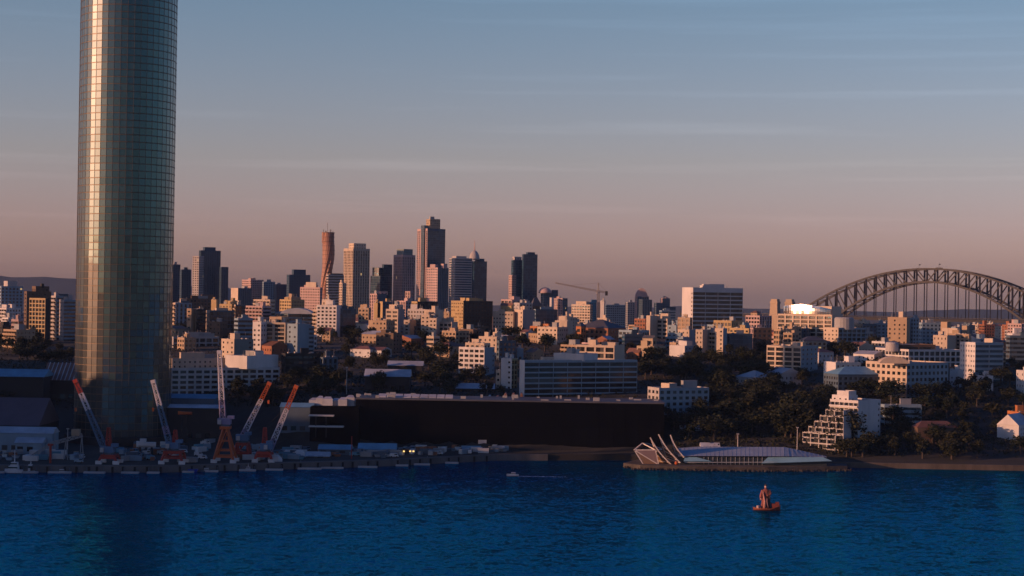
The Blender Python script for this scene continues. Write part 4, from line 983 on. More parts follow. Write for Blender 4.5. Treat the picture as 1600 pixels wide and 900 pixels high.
def boat(name, label, px, py, L_, w, h, m, cabins, mast=None, yaw=0.0, z=None, mast_m=None, cat='boat'):
    c = onz(px, py, 0); c.z = -0.4 if z is None else z
    root = empty(name, c); tag(root, label, cat)
    q = MB(); hull(q, c, L_, w, h, yaw); q.build('hull', m, root)
    ca, sa = math.cos(yaw), math.sin(yaw); ux, uy = V3((ca, sa, 0)), V3((-sa, ca, 0))
    for (o, l2, w2, z2, h2) in cabins:
        q = MB(); b = c + ux * o
        q.hexa([b + ux * i * l2 / 2 + uy * j * w2 / 2 + Z1 * z2 for i, j in ((-1, -1), (1, -1), (1, 1), (-1, 1))], [b + ux * i * l2 / 2 * (0.8 if i > 0 else 0.95) + uy * j * w2 / 2 * 0.9 + Z1 * (z2 + h2) for i, j in ((-1, -1), (1, -1), (1, 1), (-1, 1))]); q.build('cabin', W('white'), root)
        q = MB(); q.box(b + Z1 * (z2 + h2 * 0.6), ux, uy, Z1, l2 / 2 * 0.93, w2 / 2 + 0.02, h2 * 0.16); q.build('cabin_window', G_STD, root, rnd=[0.2] * 6)
    if mast:
        q = MB(); b = c + ux * mast[0]; q.tube([b + Z1 * mast[1], b + Z1 * mast[2]], [0.3, 0.14], 6); q.beam(b + uy * -1.2 + Z1 * (mast[2] * 0.7), b + uy * 1.2 + Z1 * (mast[2] * 0.7), 0.14); q.build('mast', mast_m or W('white'), root)
    return root
boat('patrol_boat', 'white patrol boat with tall red mast moored at the quay', 549, 727, 7.5, 3.2, 2.0, W('white'), [(-0.3, 3.2, 2.2, 1.9, 1.8)], (0.0, 3.6, 15.5), yaw=math.pi, mast_m=RED)
boat('tug_boat', 'white tug with stacked superstructure moored at the far left', 21, 739, 8.5, 3.6, 2.0, W('white'), [(0, 5, 3, 1.9, 2.0), (-0.4, 3.4, 2.4, 3.9, 1.8)], (-0.5, 5.6, 11.5), yaw=math.pi)
boat('launch', 'small white launch moored right of the white tug', 48, 738, 4.2, 2.0, 1.2, W('white'), [(0.2, 2, 1.5, 1.1, 3.2)], (0, 4.2, 7), yaw=math.pi)
boat('motorboat', 'small white motorboat speeding across the open water', 801, 744, 6.0, 2.2, 1.0, W('white'), [(-0.3, 2.4, 1.7, 1.0, 1.0)], yaw=math.pi, z=-0.1)
boat('dinghy', 'tiny white dinghy beside the pier hall', 1201, 734, 4.0, 1.5, 0.8, W('white'), [(0.2, 1.2, 1.0, 0.7, 0.5)], yaw=0.1)
for i_, (px_, py_, L__, lab_, yw_) in enumerate(((96, 739, 5, 'small white cabin boat moored right of the red dolphin post', 0), (206, 738, 4.5, 'small white boat moored between the two left cranes', 3.14), (322, 737, 5.5, 'small blue grey workboat moored below the tallest crane', 0), (388, 735, 5, 'white runabout moored left of the rightmost crane', 3.14), (446, 732, 7, 'white cabin cruiser moored right of the rightmost crane', 3.14), (470, 731, 6, 'second white cabin cruiser right of the rightmost crane, beside the olive shed', 3.14), (596, 727, 5, 'small white boat moored right of the patrol boat', 0), (668, 724, 4.5, 'small dark workboat moored along the dark quay', 3.14))):
    boat('small_boat', lab_, px_, py_, L__, 1.9, 1.1, W('slate' if 'dark' in lab_ or 'grey' in lab_ else 'white'), [(0.2, L__ * 0.45, 1.4, 1.0, 1.2)], (0.1, 2.0, 4.0) if i_ % 2 else None, yaw=yw_)
def wake():
    c = onz(801, 744, 0); q = MB(); r = random.Random(2)
    for i in range(120):
        t = r.random(); x = c.x + 3 + t * 24; y = c.y + r.gauss(0, 0.25 + t * 0.8); s = r.uniform(0.2, 0.7) * (1.1 - t * 0.8)
        q.poly([V3((x + s * 1.6 * math.cos(a), y + s * 0.7 * math.sin(a), 0.012 + 0.0001 * i)) for a in (0, 1, 2.1, 3.1, 4.2, 5.2)])
    o = q.build('wake', plain('foam', (0.55, 0.58, 0.6), 0.9)); tag(o, 'thin white wake trailing behind the small motorboat', 'wake'); o['kind'] = 'stuff'
wake()
def barge():
    a = onz(247, 737, 0); b = onz(312, 736, 0); c = (a + b) / 2; root = empty('barge', (c.x, c.y, 0)); tag(root, 'long flat bright blue barge moored below the second crane', 'barge')
    m = plain('barge_blue', (0.02, 0.05, 0.35), 0.5); w = (b.x - a.x) / 2
    q = MB(); q.hexa([V3((c.x - w + 1, c.y - 2, -0.5)), V3((c.x + w - 1, c.y - 2, -0.5)), V3((c.x + w - 1, c.y + 2, -0.5)), V3((c.x - w + 1, c.y + 2, -0.5))], [V3((c.x - w, c.y - 2.2, 1.4)), V3((c.x + w, c.y - 2.2, 1.4)), V3((c.x + w, c.y + 2.2, 1.4)), V3((c.x - w, c.y + 2.2, 1.4))]); q.build('hull', m, root)
    q = MB(); q.box(V3((c.x, c.y, 1.55)), X1, Y1, Z1, w - 0.5, 1.8, 0.14); q.build('deck', W('slate'), root)
barge()
def on_dock(px, d): p = at(px, 700, d); return V3((p.x, d, terrain(p.x, d)))
def dock_things():
    c = on_dock(228, 862); root = empty('white_launch', c); tag(root, 'white cabin boat standing on the dock behind the second crane', 'boat')
    c = c + Z1 * 4
    q = MB(); hull(q, c, 10, 3.2, 2.6, math.pi, 0.15); q.build('hull', W('white'), root)
    q = MB(); q.box(c + Z1 * 3.6 + X1 * -1.5, X1, Y1, Z1, 1.5, 1, 0.8); q.build('cabin', W('white'), root)
    for s in (-3, 3):
        q = MB(); q.box(c + X1 * s - Z1 * 2.1, X1, Y1, Z1, 0.3, 1.2, 2.2); q.build('cradle', W('dark'), root)
    c = on_dock(288, 895); root = empty('orange_lifeboat', c); tag(root, 'orange lifeboat raised on a dark stand right of the round tower', 'boat')
    c2 = V3((c.x, c.y, at(288, 648, 895).z)); q = MB(); hull(q, c2, 7.5, 2.6, 1.6, math.pi, 0.4); q.build('hull', ORG, root)
    q = MB(); lattice(q, c, c2, 3, 3, X1, 6, 0.4); q.build('stand', W('dark'), root)
    # white bundled covers
    for i, (px, d, lab) in enumerate(((468, 868, 'white tarpaulin covered heap left of the olive store shed'), (430, 845, 'small white covered heap beside the rightmost crane'))):
        c = on_dock(px, d); q = MB(); r = random.Random(i); rr = []
        for k in range(6):
            t = k / 5; rr.append([c + V3(((4 - 2.6 * t * t) * math.cos(a * math.pi / 6) + r.uniform(-.3, .3), (2.2 - 1.4 * t * t) * math.sin(a * math.pi / 6), -0.2 + 3.6 * t + r.uniform(-.2, .2))) for a in range(12)])
        q.rings(rr); o = q.build('covered_heap', W('white')); tag(o, lab, 'tarpaulin')
    # small deck lamps that are lit
    for px, lab in ((631, 'left one of the small lit lamps on the quay store shed'), (641, 'middle one of the small lit lamps on the quay store shed'), (646, 'right one of the small lit lamps on the quay store shed')):
        p = at(px, 706, 884); z = terrain(p.x, 884); root = empty('quay_lamp', (p.x, 884, z)); tag(root, lab, 'lamp', 'lit lamps on the quay')
        q = MB(); q.beam((p.x, 884, z), (p.x, 884, p.z), 0.15); q.build('post', W('dark'), root)
        m, n, l, b = new_mat('lamp_glow') if 'lamp_glow' not in MATS else (MATS['lamp_glow'], None, None, None)
        if n is not None: b.inputs['Emission Color'].default_value = (1, 0.6, 0.12, 1); b.inputs['Emission Strength'].default_value = 1.1; MATS['lamp_glow'] = m
        q = MB(); q.box(V3((p.x, 884, p.z + 0.3)), X1, Y1, Z1, 0.45, 0.3, 0.35); q.build('lamp_head', m, root)
    # red mooring post, conveyor, masts
    c = on_dock(79, 820); root = empty('red_post', c); tag(root, 'tall red steel dolphin post by the left quay', 'post'); q = MB(); q.tube([c, c + Z1 * 8.5], [0.55, 0.55], 10); q.build('post', RED, root); q = MB(); q.box(c + Z1 * 9, X1, Y1, Z1, 1.2, 0.8, 0.5); q.build('cap', RED, root)
    a = at(38, 722, 835); b = at(78, 694, 835); e = at(128, 680, 835); root = empty('conveyor', (a.x, 835, terrain(a.x, 835))); tag(root, 'inclined lattice conveyor on the left dock', 'conveyor')
    q = MB(); lattice(q, a, b, 1.4, 1.4, Y1, 14, 0.28); q.build('incline', W('grey'), root); q = MB(); lattice(q, b, e, 1.6, 1.6, Y1, 14, 0.3); q.build('gallery', W('grey'), root)
    for t in (b, (b + e) / 2, e):
        q = MB(); q.beam((t.x - 1, 835, terrain(t.x, 835)), t, 0.35); q.beam((t.x + 1, 835, terrain(t.x, 835)), t, 0.35); q.build('trestle', W('grey'), root)
    q = MB(); q.box(e + V3((-3, 0, 1.4)), X1, Y1, Z1, 2, 1.4, 1.6); q.build('drive_house', W('tan'), root)
    for px, yt, d, lab in ((86, 671, 870, 'thin pale pole left of the conveyor head'), (106, 670, 870, 'thin pale pole over the conveyor gallery'), (542, 574, 990, 'tall thin mast on the wooded slope above the white plant sheds'), (1246, 668, 905, 'thin lamp mast behind the pier hall roof'), (1153, 678, 905, 'white lamp mast behind the middle of the pier hall roof')):
        p = at(px, yt, d); z = terrain(p.x, d); root = empty('mast', (p.x, d, z)); tag(root, lab, 'pole'); q = MB(); q.tube([V3((p.x, d, z)), p], [0.3, 0.18], 6); q.build('pole', W('pale'), root)
        q = MB(); q.box(p, X1, Y1, Z1, 0.7, 0.3, 0.2); q.build('cross_arm', W('pale'), root)
    # quay clutter, each its own object
    r = random.Random(21); names = {'slate': 'dark grey', 'white': 'white', 'bluegrey': 'blue grey', 'teal': 'teal', 'brick': 'rust red', 'grey': 'grey'}
    zones = [(-10, 130, 822, 862, 'on the left quay below the boat shed'), (185, 330, 826, 915, 'on the quay between the second and tallest cranes'), (365, 480, 848, 905, 'on the quay by the right-hand cranes'), (500, 620, 868, 905, 'on the quay near the patrol boat'), (620, 790, 885, 918, 'along the dark quay below the black hall')]
    protos = {}
    for zi, (xa, xb, da, db, where) in enumerate(zones):
        for i in range(60 if zi else 34):
            px = r.uniform(xa, xb); d = r.uniform(da, db)
            if d < lerp_tab(SHORE, px) + 10: d = lerp_tab(SHORE, px) + r.uniform(10, 40)
            k = r.choice(('container', 'container', 'skip', 'crate', 'van')); mk = r.choice(list(names)); c = on_dock(px, d)
            if (k, mk) not in protos:
                root = empty({'container': 'shipping_container', 'skip': 'steel_skip', 'crate': 'crate', 'van': 'parked_van'}[k], c); o = c
                if k == 'container':
                    q = MB(); q.box(o + Z1 * 1.35, X1, Y1, Z1, 3.0, 1.2, 1.25); q.build('body', W(mk), root)
                    q = MB()
                    for t in range(9): q.box(o + V3((-2.7 + t * 0.67, -1.24, 1.6)), X1, Y1, Z1, 0.14, 0.05, 1.15)
                    q.build('corrugation', W(mk), root, stuff=True)
                elif k == 'skip':
                    q = MB(); q.hexa([o + V3((i_ * 1.2, j * 0.9, 0.05)) for i_, j in ((-1, -1), (1, -1), (1, 1), (-1, 1))], [o + V3((i_ * 1.9, j * 1.0, 1.5)) for i_, j in ((-1, -1), (1, -1), (1, 1), (-1, 1))]); q.build('body', W(mk), root)
                    q = MB(); q.box(o + Z1 * 1.5, X1, Y1, Z1, 2.0, 1.08, 0.07); q.build('rim', W('slate'), root)
                elif k == 'crate':
                    q = MB(); q.box(o + Z1 * 0.9, X1, Y1, Z1, 1.0, 0.9, 0.8); q.build('body', W(mk), root)
                    q = MB(); q.box(o + Z1 * 1.75, X1, Y1, Z1, 1.08, 0.98, 0.06); q.box(o + Z1 * 0.06, X1, Y1, Z1, 1.08, 0.98, 0.06); q.build('lid', W('tan'), root)
                else:
                    q = MB(); q.hexa([o + V3((i_ * 2.3, j * 0.95, 0.45)) for i_, j in ((-1, -1), (1, -1), (1, 1), (-1, 1))], [o + V3((i_ * (2.2 if i_ < 0 else 1.5), j * 0.85, 2.1)) for i_, j in ((-1, -1), (1, -1), (1, 1), (-1, 1))]); q.build('body', W(mk), root)
                    q = MB(); q.box(o + V3((0.9, 0, 1.6)), X1, Y1, Z1, 0.75, 0.94, 0.28); q.build('side_window', G_STD, root, rnd=[0.1] * 6)
                    for wx in (-1.4, 1.4):
                        for wy in (-0.9, 0.9): q = MB(); q.rings([[o + V3((wx + 0.38 * math.cos(a_), wy + e_, 0.38 + 0.38 * math.sin(a_))) for a_ in [z_ * math.pi / 5 for z_ in range(10)]] for e_ in (-0.1, 0.1)]); q.build('wheel', W('black'), root)
                protos[(k, mk)] = root
            else:
                root = copy_tree(protos[(k, mk)]); root.location = c
            root.rotation_euler = (0, 0, r.choice((0, 0.15, -0.2, 0.9, 1.5)))
            tag(root, '%s %s standing %s' % (names[mk], {'container': 'shipping container', 'skip': 'steel skip', 'crate': 'lidded crate', 'van': 'parked van'}[k], where), {'container': 'container', 'skip': 'skip', 'crate': 'crate', 'van': 'van'}[k], '%s %ss %s' % (names[mk], k, where))
dock_things()
# quay edge
def quay():
    q = MB(); us = [-300 + 40 * i for i in range(30)]
    for u, u2 in zip(us, us[1:]):
        P_ = []
        for k in (u, u2):
            Y = lerp_tab(SHORE, k); P_.append((V3(((k - 800) / F * (Y - 0.6), Y - 0.6, 0)), V3(((k - 800) / F * (Y + 2.2), Y + 2.2, 0))))
        q.hexa([P_[0][0] - Z1 * 2, P_[1][0] - Z1 * 2, P_[1][1] - Z1 * 2, P_[0][1] - Z1 * 2], [P_[0][0] + Z1 * 3.5, P_[1][0] + Z1 * 3.5, P_[1][1] + Z1 * 3.5, P_[0][1] + Z1 * 3.5])
    o = q.build('quay_wall', plain('quay_concrete', (0.11, 0.105, 0.10), 0.85, var=0.4)); o['kind'] = 'structure'
    r = random.Random(4); f = None
    for i in range(40):
        u = -20 + i * 20 + r.uniform(-7, 7); Y = lerp_tab(SHORE, u) - 0.85; p = V3(((u - 800) / F * Y, Y, 0))
        if f is None:
            m = MB(); m.box(p + Z1 * 1.4, X1, Y1, Z1, 0.5, 0.24, 1.5); f = m.build('fender', W('black'), o); f0 = p
        else:
            c = f.copy(); col.objects.link(c); c.parent = o; c.location = p - f0
    q = MB(); us = [1290 + 30 * i for i in range(24)]
    for u, u2 in zip(us, us[1:]):
        A_ = [V3(((k - 800) / F * (lerp_tab(SHORE, k) + dy), lerp_tab(SHORE, k) + dy, 0)) for k in (u, u2) for dy in (-0.7, 1.2)]
        q.hexa([A_[0] - Z1 * 2, A_[2] - Z1 * 2, A_[3] - Z1 * 2, A_[1] - Z1 * 2], [A_[0] + Z1 * 2.9, A_[2] + Z1 * 2.9, A_[3] + Z1 * 2.9, A_[1] + Z1 * 2.9])
    o = q.build('sea_wall', plain('sea_wall_stone', (0.10, 0.08, 0.065), 0.9, var=0.5)); o['kind'] = 'structure'
quay()

# ------------------------------------------------------------------ pier and glass hall
def pier_hall():
    d0 = 868.0; zq = 2.2
    a = at(974, 729, d0); e = at(1330, 729, d0)
    outl = [(at(974, 728, 876).x, 876), (at(1000, 728, d0).x, d0 - 1), (at(1060, 728, d0).x, d0 - 3), (at(1200, 728, d0).x, d0), (e.x, d0 + 10), (e.x + 6, 915), (at(1000, 728, 900).x, 900)]
    q = MB(); q.prism(outl, -3, zq); o = q.build('pier', plain('pier_stone', (0.08, 0.065, 0.055), 0.9, var=0.5)); o['kind'] = 'structure'
    r = random.Random(8); rk = MB()
    for i in range(260):
        px = r.uniform(975, 1330); y = d0 - 2 + (8 if px < 985 else 0) - r.uniform(0, 2.5) + max(0, (px - 1200) / 130 * 10); p = at(px, 730, y); s = r.uniform(0.3, 1.0)
        rr = [V3((p.x + s * math.cos(k * 1.26 + i) * r.uniform(.7, 1.2), y + s * math.sin(k * 1.26 + i) * r.uniform(.7, 1.2), -0.6)) for k in range(5)]
        rk.rings([rr, [(v_ - V3((p.x, y, 0))) * 0.55 + V3((p.x, y, r.uniform(0.1, 1.7))) for v_ in rr]])
    o = rk.build('boulders', plain('rock', (0.055, 0.045, 0.04), 0.95, var=0.5)); tag(o, 'dark rip-rap boulders along the pier edge', 'rocks'); o['kind'] = 'stuff'
    fr = plain('hall_frame', (0.60, 0.52, 0.46), 0.5); pane, n, l, b = new_mat('hall_glass')
    b.inputs['Base Color'].default_value = (0.26, 0.16, 0.10, 1); b.inputs['Roughness'].default_value = 0.2; b.inputs['Alpha'].default_value = 0.7
    Dm = 874.0; root = empty('glass_hall', (at(1010, 728, Dm).x, Dm, zq)); tag(root, 'pier hall with faceted glass front, three sail fins and long ribbed roof', 'building')
    def Q(px, py, dy=0.0): return at(px, py, Dm + dy)
    A, Bp, C_, Dd, E = Q(991, 703), Q(1004, 692.5, 5), Q(1024, 703), Q(1006, 727), Q(1029, 726)
    Ab, Bb, Cb = Q(996, 702, 16), Q(1012, 693, 20), Q(1034, 702, 16); Db = Q(1003, 725, 16)
    segs = [(A, Bp), (Bp, C_), (A, Dd), (A, E), (C_, E), (Bp, Bb), (Ab, Bb), (Bb, Cb), (C_, Cb), (A, Ab), (Dd, E), (Ab, Db), (A, C_)]
    for p, w in segs:
        m = MB(); m.beam(p, w, 0.5); m.build('frame_beam', fr, root)
    def slab(name, pts, mat, t=0.15):
        nrm = (pts[1] - pts[0]).cross(pts[2] - pts[0]).normalized() * t; m = MB(); k = len(pts)
        i = 0; m.v = [p + nrm for p in pts] + [p - nrm for p in pts]; m.f = [tuple(range(k)), tuple(range(2 * k - 1, k - 1, -1))] + [(j, k + j, k + (j + 1) % k, (j + 1) % k) for j in range(k)]
        return m.build(name, mat, root)
    slab('glass_facet', [A, Dd, E], pane); slab('glass_facet', [A, E, C_], plain('facet_pink', (0.30, 0.20, 0.18), 0.3, 0.2)); slab('glass_facet', [Bp, Bb, Cb, C_], pane); slab('glass_facet', [A, Ab, Bb, Bp], plain('facet_gold', (0.34, 0.20, 0.10), 0.35))
    for T_, Bt, An in (((1016, 684), (1049, 726), (1030, 724)), ((1029, 679), (1063, 723), (1042, 716)), ((1047.5, 680), (1069, 714.5), (1056, 709))):
        n_ = 10; lead = []; back = []
        for k in range(n_ + 1):
            t = k / n_; bow = math.sin(t * math.pi)
            lead.append(Q(T_[0] + (Bt[0] - T_[0]) * t - 2.2 * bow, T_[1] + (Bt[1] - T_[1]) * t + 1.5 * bow, 0))
            back.append(Q(T_[0] + (An[0] - T_[0]) * t ** 0.8 - 0.8 * bow, T_[1] + (An[1] - T_[1]) * t, 9 * t + 0.8 * bow))
        m = MB()
        for k in range(n_):
            m.quad(lead[k], lead[k + 1], back[k + 1], back[k]); m.quad(*[p + V3((0.12, 0.25, 0)) for p in (back[k], back[k + 1], lead[k + 1], lead[k])])
        fin = m.build('sail_fin', pane, root)
        m = MB()
        for k in range(n_): m.beam(lead[k], lead[k + 1], 0.55); m.beam(back[k], back[k + 1], 0.42)
        m.beam(lead[-1], back[-1], 0.4); m.build('fin_frame', fr, fin)
        for k in (3, 5, 7, 9): m = MB(); m.beam(lead[k], back[k], 0.2); m.build('fin_strut', fr, fin)
    # long body: ridge behind, eave in front
    ridge = [Q(1060, 700, 14), Q(1092, 698, 16), Q(1226, 698.5, 16), Q(1290, 712.5, 10)]
    eave = [Q(1060, 713, 0), Q(1092, 712.5, 0), Q(1226, 713, 0), Q(1292, 714.5, 2)]
    rm = plain('hall_roof', (0.29, 0.32, 0.36), 0.45, 0.0, streak=False); m = MB(); back = [p + V3((0, 14, -5)) for p in ridge]
    for k in range(3):
        m.quad(eave[k], eave[k + 1], ridge[k + 1], ridge[k]); m.quad(ridge[k], ridge[k + 1], back[k + 1], back[k])
    m.poly([eave[0], ridge[0], back[0]]); m.poly([eave[3], back[3], ridge[3]]); m.build('roof', rm, root)
    ribm = plain('roof_rib', (0.32, 0.34, 0.37), 0.45)
    for i in range(34):
        t = 3 * (i + 0.5) / 34; k = min(2, int(t)); f = t - k
        if i < 34:
            # even spacing along the eave
            s = i / 33; px = 1062 + (1286 - 1062) * s; lst = [1060, 1092, 1226, 1291]
            for k in range(3):
                if lst[k] <= px <= lst[k + 1]: f = (px - lst[k]) / (lst[k + 1] - lst[k]); break
            p = bl(eave[k], eave[k + 1], f); w = bl(ridge[k], ridge[k + 1], f); m = MB(); m.beam(p + Z1 * 0.03, w + Z1 * 0.03, 0.16, 0.1); m.build('roof_rib', ribm, root)
    m = MB(); m.abox(eave[0].x, eave[3].x, Dm + 1.5, Dm + 26, zq, eave[0].z - 0.2); m.build('wall', plain('hall_dark', (0.03, 0.035, 0.04), 0.4), root)
    tealm = plain('hall_awning', (0.16, 0.30, 0.38), 0.5)
    slab('awning', [Q(1068, 721, -1.2), Q(1112, 721, -1.2), Q(1088, 714.5, 0.8), Q(1070, 714.5, 0.8)], tealm); slab('awning', [Q(1190, 724, -1.4), Q(1300, 720.5, -1), Q(1286, 714.5, 1), Q(1200, 714.5, 1)], tealm)
    for i in range(14):
        x = 1100 + i * 7; p = Q(x, 713.5, 1.3); w = V3((p.x, p.y, zq)); m = MB(); m.beam(w, p, 0.22); m.build('column', ribm, root)
    m = MB(); p = Q(1070, 722.5, -1); w = Q(1215, 722, -1); m.beam(p, w, 0.3); m.build('handrail', ribm, root)
    for i, (px, py, k) in enumerate(((1057, 725.5, 'red'),)):
        p = Q(px, py, -3); root2 = empty('buoy', (p.x, p.y, zq)); tag(root2, 'round orange buoy at the foot of the second sail fin', 'buoy'); m = MB()
        m.rings([[V3((p.x + rr_ * math.cos(q_ * math.pi / 6), p.y + rr_ * math.sin(q_ * math.pi / 6), zq + zz)) for q_ in range(12)] for zz, rr_ in ((0, .4), (.4, .9), (1, 1.05), (1.6, .8), (1.9, .3))]); m.build('float', ORG, root2, smooth=True)
        m = MB(); m.beam((p.x, p.y, zq + 1.9), (p.x, p.y, zq + 2.4), 0.3); m.build('eye', W('slate'), root2)
    # people-sized shrubs and parked things at its right end
pier_hall()

# ------------------------------------------------------------------ statue on a boat
def statue():
    p = onz(1197, 797, 0); s = p.y / F     # metres per pixel there
    skin = plain('statue_pale', (0.50, 0.30, 0.25), 0.6); robe = plain('statue_robe', (0.22, 0.065, 0.05), 0.75, var=0.45, scale=0.8); cloak = plain('statue_cloak', (0.07, 0.035, 0.025), 0.8, var=0.4, scale=0.8); hat_m = plain('statue_dark', (0.03, 0.02, 0.02), 0.8)
    boat_ = empty('carved_boat', (p.x, p.y, 0)); tag(boat_, 'low red brown boat with raised stern carrying the robed statue', 'boat')
    m = MB(); rr = []; L_ = 42 * s
    for k in range(13):
        t = k / 12; x = p.x - 20 * s + L_ * t; w = 2.3 * math.sin(math.pi * min(1, max(0, t * 0.94 + 0.04))) ** 0.6 + 0.05; zt = 0.65 + 1.4 * max(0, t - 0.6) ** 1.3 * 3.2 + 0.5 * max(0, 0.15 - t) * 5
        rr.append([V3((x, p.y + yy * w, zz)) for yy, zz in ((-1, zt), (-0.85, 0.2), (-0.3, -0.6), (0.3, -0.6), (0.85, 0.2), (1, zt))])
    m.rings(rr); m.build('hull', plain('boat_red', (0.19, 0.04, 0.025), 0.6), boat_)
    m = MB()
    for k in range(12): m.beam(rr[k][0] + Z1 * 0.1, rr[k + 1][0] + Z1 * 0.1, 0.28); m.beam(rr[k][5] + Z1 * 0.1, rr[k + 1][5] + Z1 * 0.1, 0.28)
    m.build('gunwale', plain('boat_trim', (0.26, 0.08, 0.035), 0.6), boat_)
    m = MB(); m.box(V3((p.x + 14 * s, p.y, 2.0)), X1, Y1, Z1, 1.6, 1.3, 0.9); m.box(V3((p.x + 17 * s, p.y, 2.8)), X1, Y1, Z1, 0.7, 1.1, 0.8); m.build('stern_carving', plain('boat_red', (0.19, 0.04, 0.025), 0.6), boat_)
    m = MB(); m.rings([[V3((p.x - 13 * s + 0.7 * math.cos(q * math.pi / 4), p.y - 1 + 0.7 * math.sin(q * math.pi / 4), z)) for q in range(8)] for z in (0.8, 2.0)]); m.build('bow_block', W('pink'), boat_)
    st = empty('robed_statue', (p.x, p.y, 1.0)); tag(st, 'tall robed statue in red robe and dark cloak standing on the small boat', 'statue')
    c = V3((p.x - 1.2 * s, p.y, 1.0)); H = 37 * s
    def ring(z, cx, rx, ry, fold, nf=9, ph=0.0, n=36): return [c + V3((cx + rx * (1 + fold * math.sin(nf * a + ph)) * math.cos(a), ry * (1 + fold * math.sin(nf * a + ph)) * math.sin(a), z)) for a in [2 * math.pi * k / n for k in range(n)]]
    m = MB(); m.rings([ring(z * H, cx * H, rx * H, ry * H, f, 9, z * 2) for z, cx, rx, ry, f in ((-0.02, 0.0, .185, .16, .14), (.1, 0, .17, .15, .14), (.25, 0, .155, .14, .12), (.4, .005, .145, .125, .09), (.52, .01, .15, .12, .05), (.64, .01, .165, .115, .03), (.73, .01, .16, .10, .02), (.775, .01, .10, .075, 0), (.80, .005, .05, .05, 0), (.845, 0, .042, .045, 0))])
    # arm on the left with hand, and forearm across the chest
    def tube(pts, rad): m.tube([c + V3(q) * H for q in pts], [q * H for q in rad], 10)
    tube([(-.12, 0, .74), (-.17, -.02, .62), (-.2, -.05, .5), (-.215, -.07, .42)], [.055, .055, .06, .05])
    tube([(.15, 0, .74), (.2, -.06, .6), (.14, -.13, .53), (.04, -.16, .54)], [.055, .06, .05, .04])
    body = m.build('robe', robe, st, smooth=True); rm = body.modifiers.new('remesh', 'REMESH'); rm.mode = 'VOXEL'; rm.voxel_size = 0.11; rm.use_smooth_shade = True
    m = MB()  # head with brow, nose and chin
    def hr(z, rx, ry, oy=0): return [c + V3((0.0 + rx * H * math.cos(a), oy * H + ry * H * math.sin(a) - (0.012 * H if (abs(z - .885) < .012 and abs(a - 1.5 * math.pi) < .3) else 0), z * H)) for a in [2 * math.pi * k / 20 for k in range(20)]]
    m.rings([hr(z, rx, ry, oy) for z, rx, ry, oy in ((.832, .02, .022, -.008), (.845, .038, .04, -.006), (.865, .046, .052, -.002), (.885, .05, .056, 0), (.905, .052, .058, 0), (.925, .05, .056, .002), (.945, .038, .045, .004), (.955, .012, .015, .004))]); m.build('head', skin, st, smooth=True)
    m = MB(); m.rings([hr(z, rx, ry, oy) for z, rx, ry, oy in ((.915, .056, .06, .012), (.935, .058, .062, .006), (.965, .046, .05, .004), (.985, .03, .03, .004), (1.0, .02, .02, .004))]); m.build('topknot_hat', hat_m, st, smooth=True)
    m = MB(); m.rings([ring(z * H, cx * H, rx * H, ry * H, f, 5, 1) for z, cx, rx, ry, f in ((.02, .12, .09, .13, .1), (.2, .13, .085, .13, .1), (.45, .13, .07, .12, .08), (.65, .115, .06, .11, .04), (.76, .09, .04, .07, 0), (.79, .07, .015, .03, 0))]); m.build('cloak', cloak, st, smooth=True)
    m = MB(); m.tube([c + V3(q) * H for q in ((-.13, -.1, .7), (-.1, -.155, .5), (-.05, -.17, .3), (-.06, -.185, .02))], [.02 * H, .035 * H, .04 * H, .06 * H], 10); m.tube([c + V3(q) * H for q in ((.04, -.14, .42), (.035, -.16, .3), (.06, -.17, .16), (.1, -.18, .03))], [.02 * H, .03 * H, .025 * H, .02 * H], 10); m.build('sash', plain('statue_sash', (0.42, 0.20, 0.17), 0.7), st, smooth=True)
    m = MB(); m.rings([[c + V3((-.215 + .03 * math.cos(a), -.075 + .022 * math.sin(a), z)) * H for a in [k * math.pi / 4 for k in range(8)]] for z in (.36, .385, .41)])
    for k in range(4): m.tube([c + V3((-.235 + .013 * k, -.08, .37)) * H, c + V3((-.237 + .014 * k, -.088, .345 - .004 * (k in (1, 2)))) * H, c + V3((-.235 + .014 * k, -.082, .325 - .006 * (k in (1, 2)))) * H], [.007 * H, .0065 * H, .005 * H], 6)
    m.tube([c + V3((-.19, -.085, .395)) * H, c + V3((-.178, -.095, .37)) * H, c + V3((-.178, -.098, .35)) * H], [.008 * H, .007 * H, .005 * H], 6); m.build('hand', skin, st, smooth=True)
statue()

# ------------------------------------------------------------------ trees
def leaf_mat(name, c):
    m, n, l, b = new_mat(name); oi = n.new('ShaderNodeObjectInfo'); g = n.new('ShaderNodeNewGeometry')
    nz_ = n.new('ShaderNodeTexNoise'); nz_.inputs['Scale'].default_value = 0.35; l.new(g.outputs['Position'], nz_.inputs[0])
    ad = n.new('ShaderNodeMath'); ad.operation = 'ADD'; l.new(oi.outputs['Random'], ad.inputs[0]); l.new(nz_.outputs[0], ad.inputs[1])
    r = n.new('ShaderNodeMapRange'); r.inputs[1].default_value = 0.4; r.inputs[2].default_value = 1.5; r.inputs[3].default_value = 0.0; r.inputs[4].default_value = 1.0; l.new(ad.outputs[0], r.inputs[0])
    cr_ = n.new('ShaderNodeValToRGB'); cr_.color_ramp.elements[0].color = (c[0] * 0.6, c[1] * 0.75, c[2] * 0.8, 1); cr_.color_ramp.elements[1].color = (c[0] * 1.5, c[1] * 1.15, c[2], 1); l.new(r.outputs[0], cr_.inputs[0]); l.new(cr_.outputs[0], b.inputs['Base Color'])
    b.inputs['Roughness'].default_value = 0.8; b.inputs['Specular IOR Level'].default_value = 0.15
    return m
LEAF = leaf_mat('foliage', (0.020, 0.026, 0.014)); BARK = plain('bark', (0.06, 0.045, 0.035), 0.9)
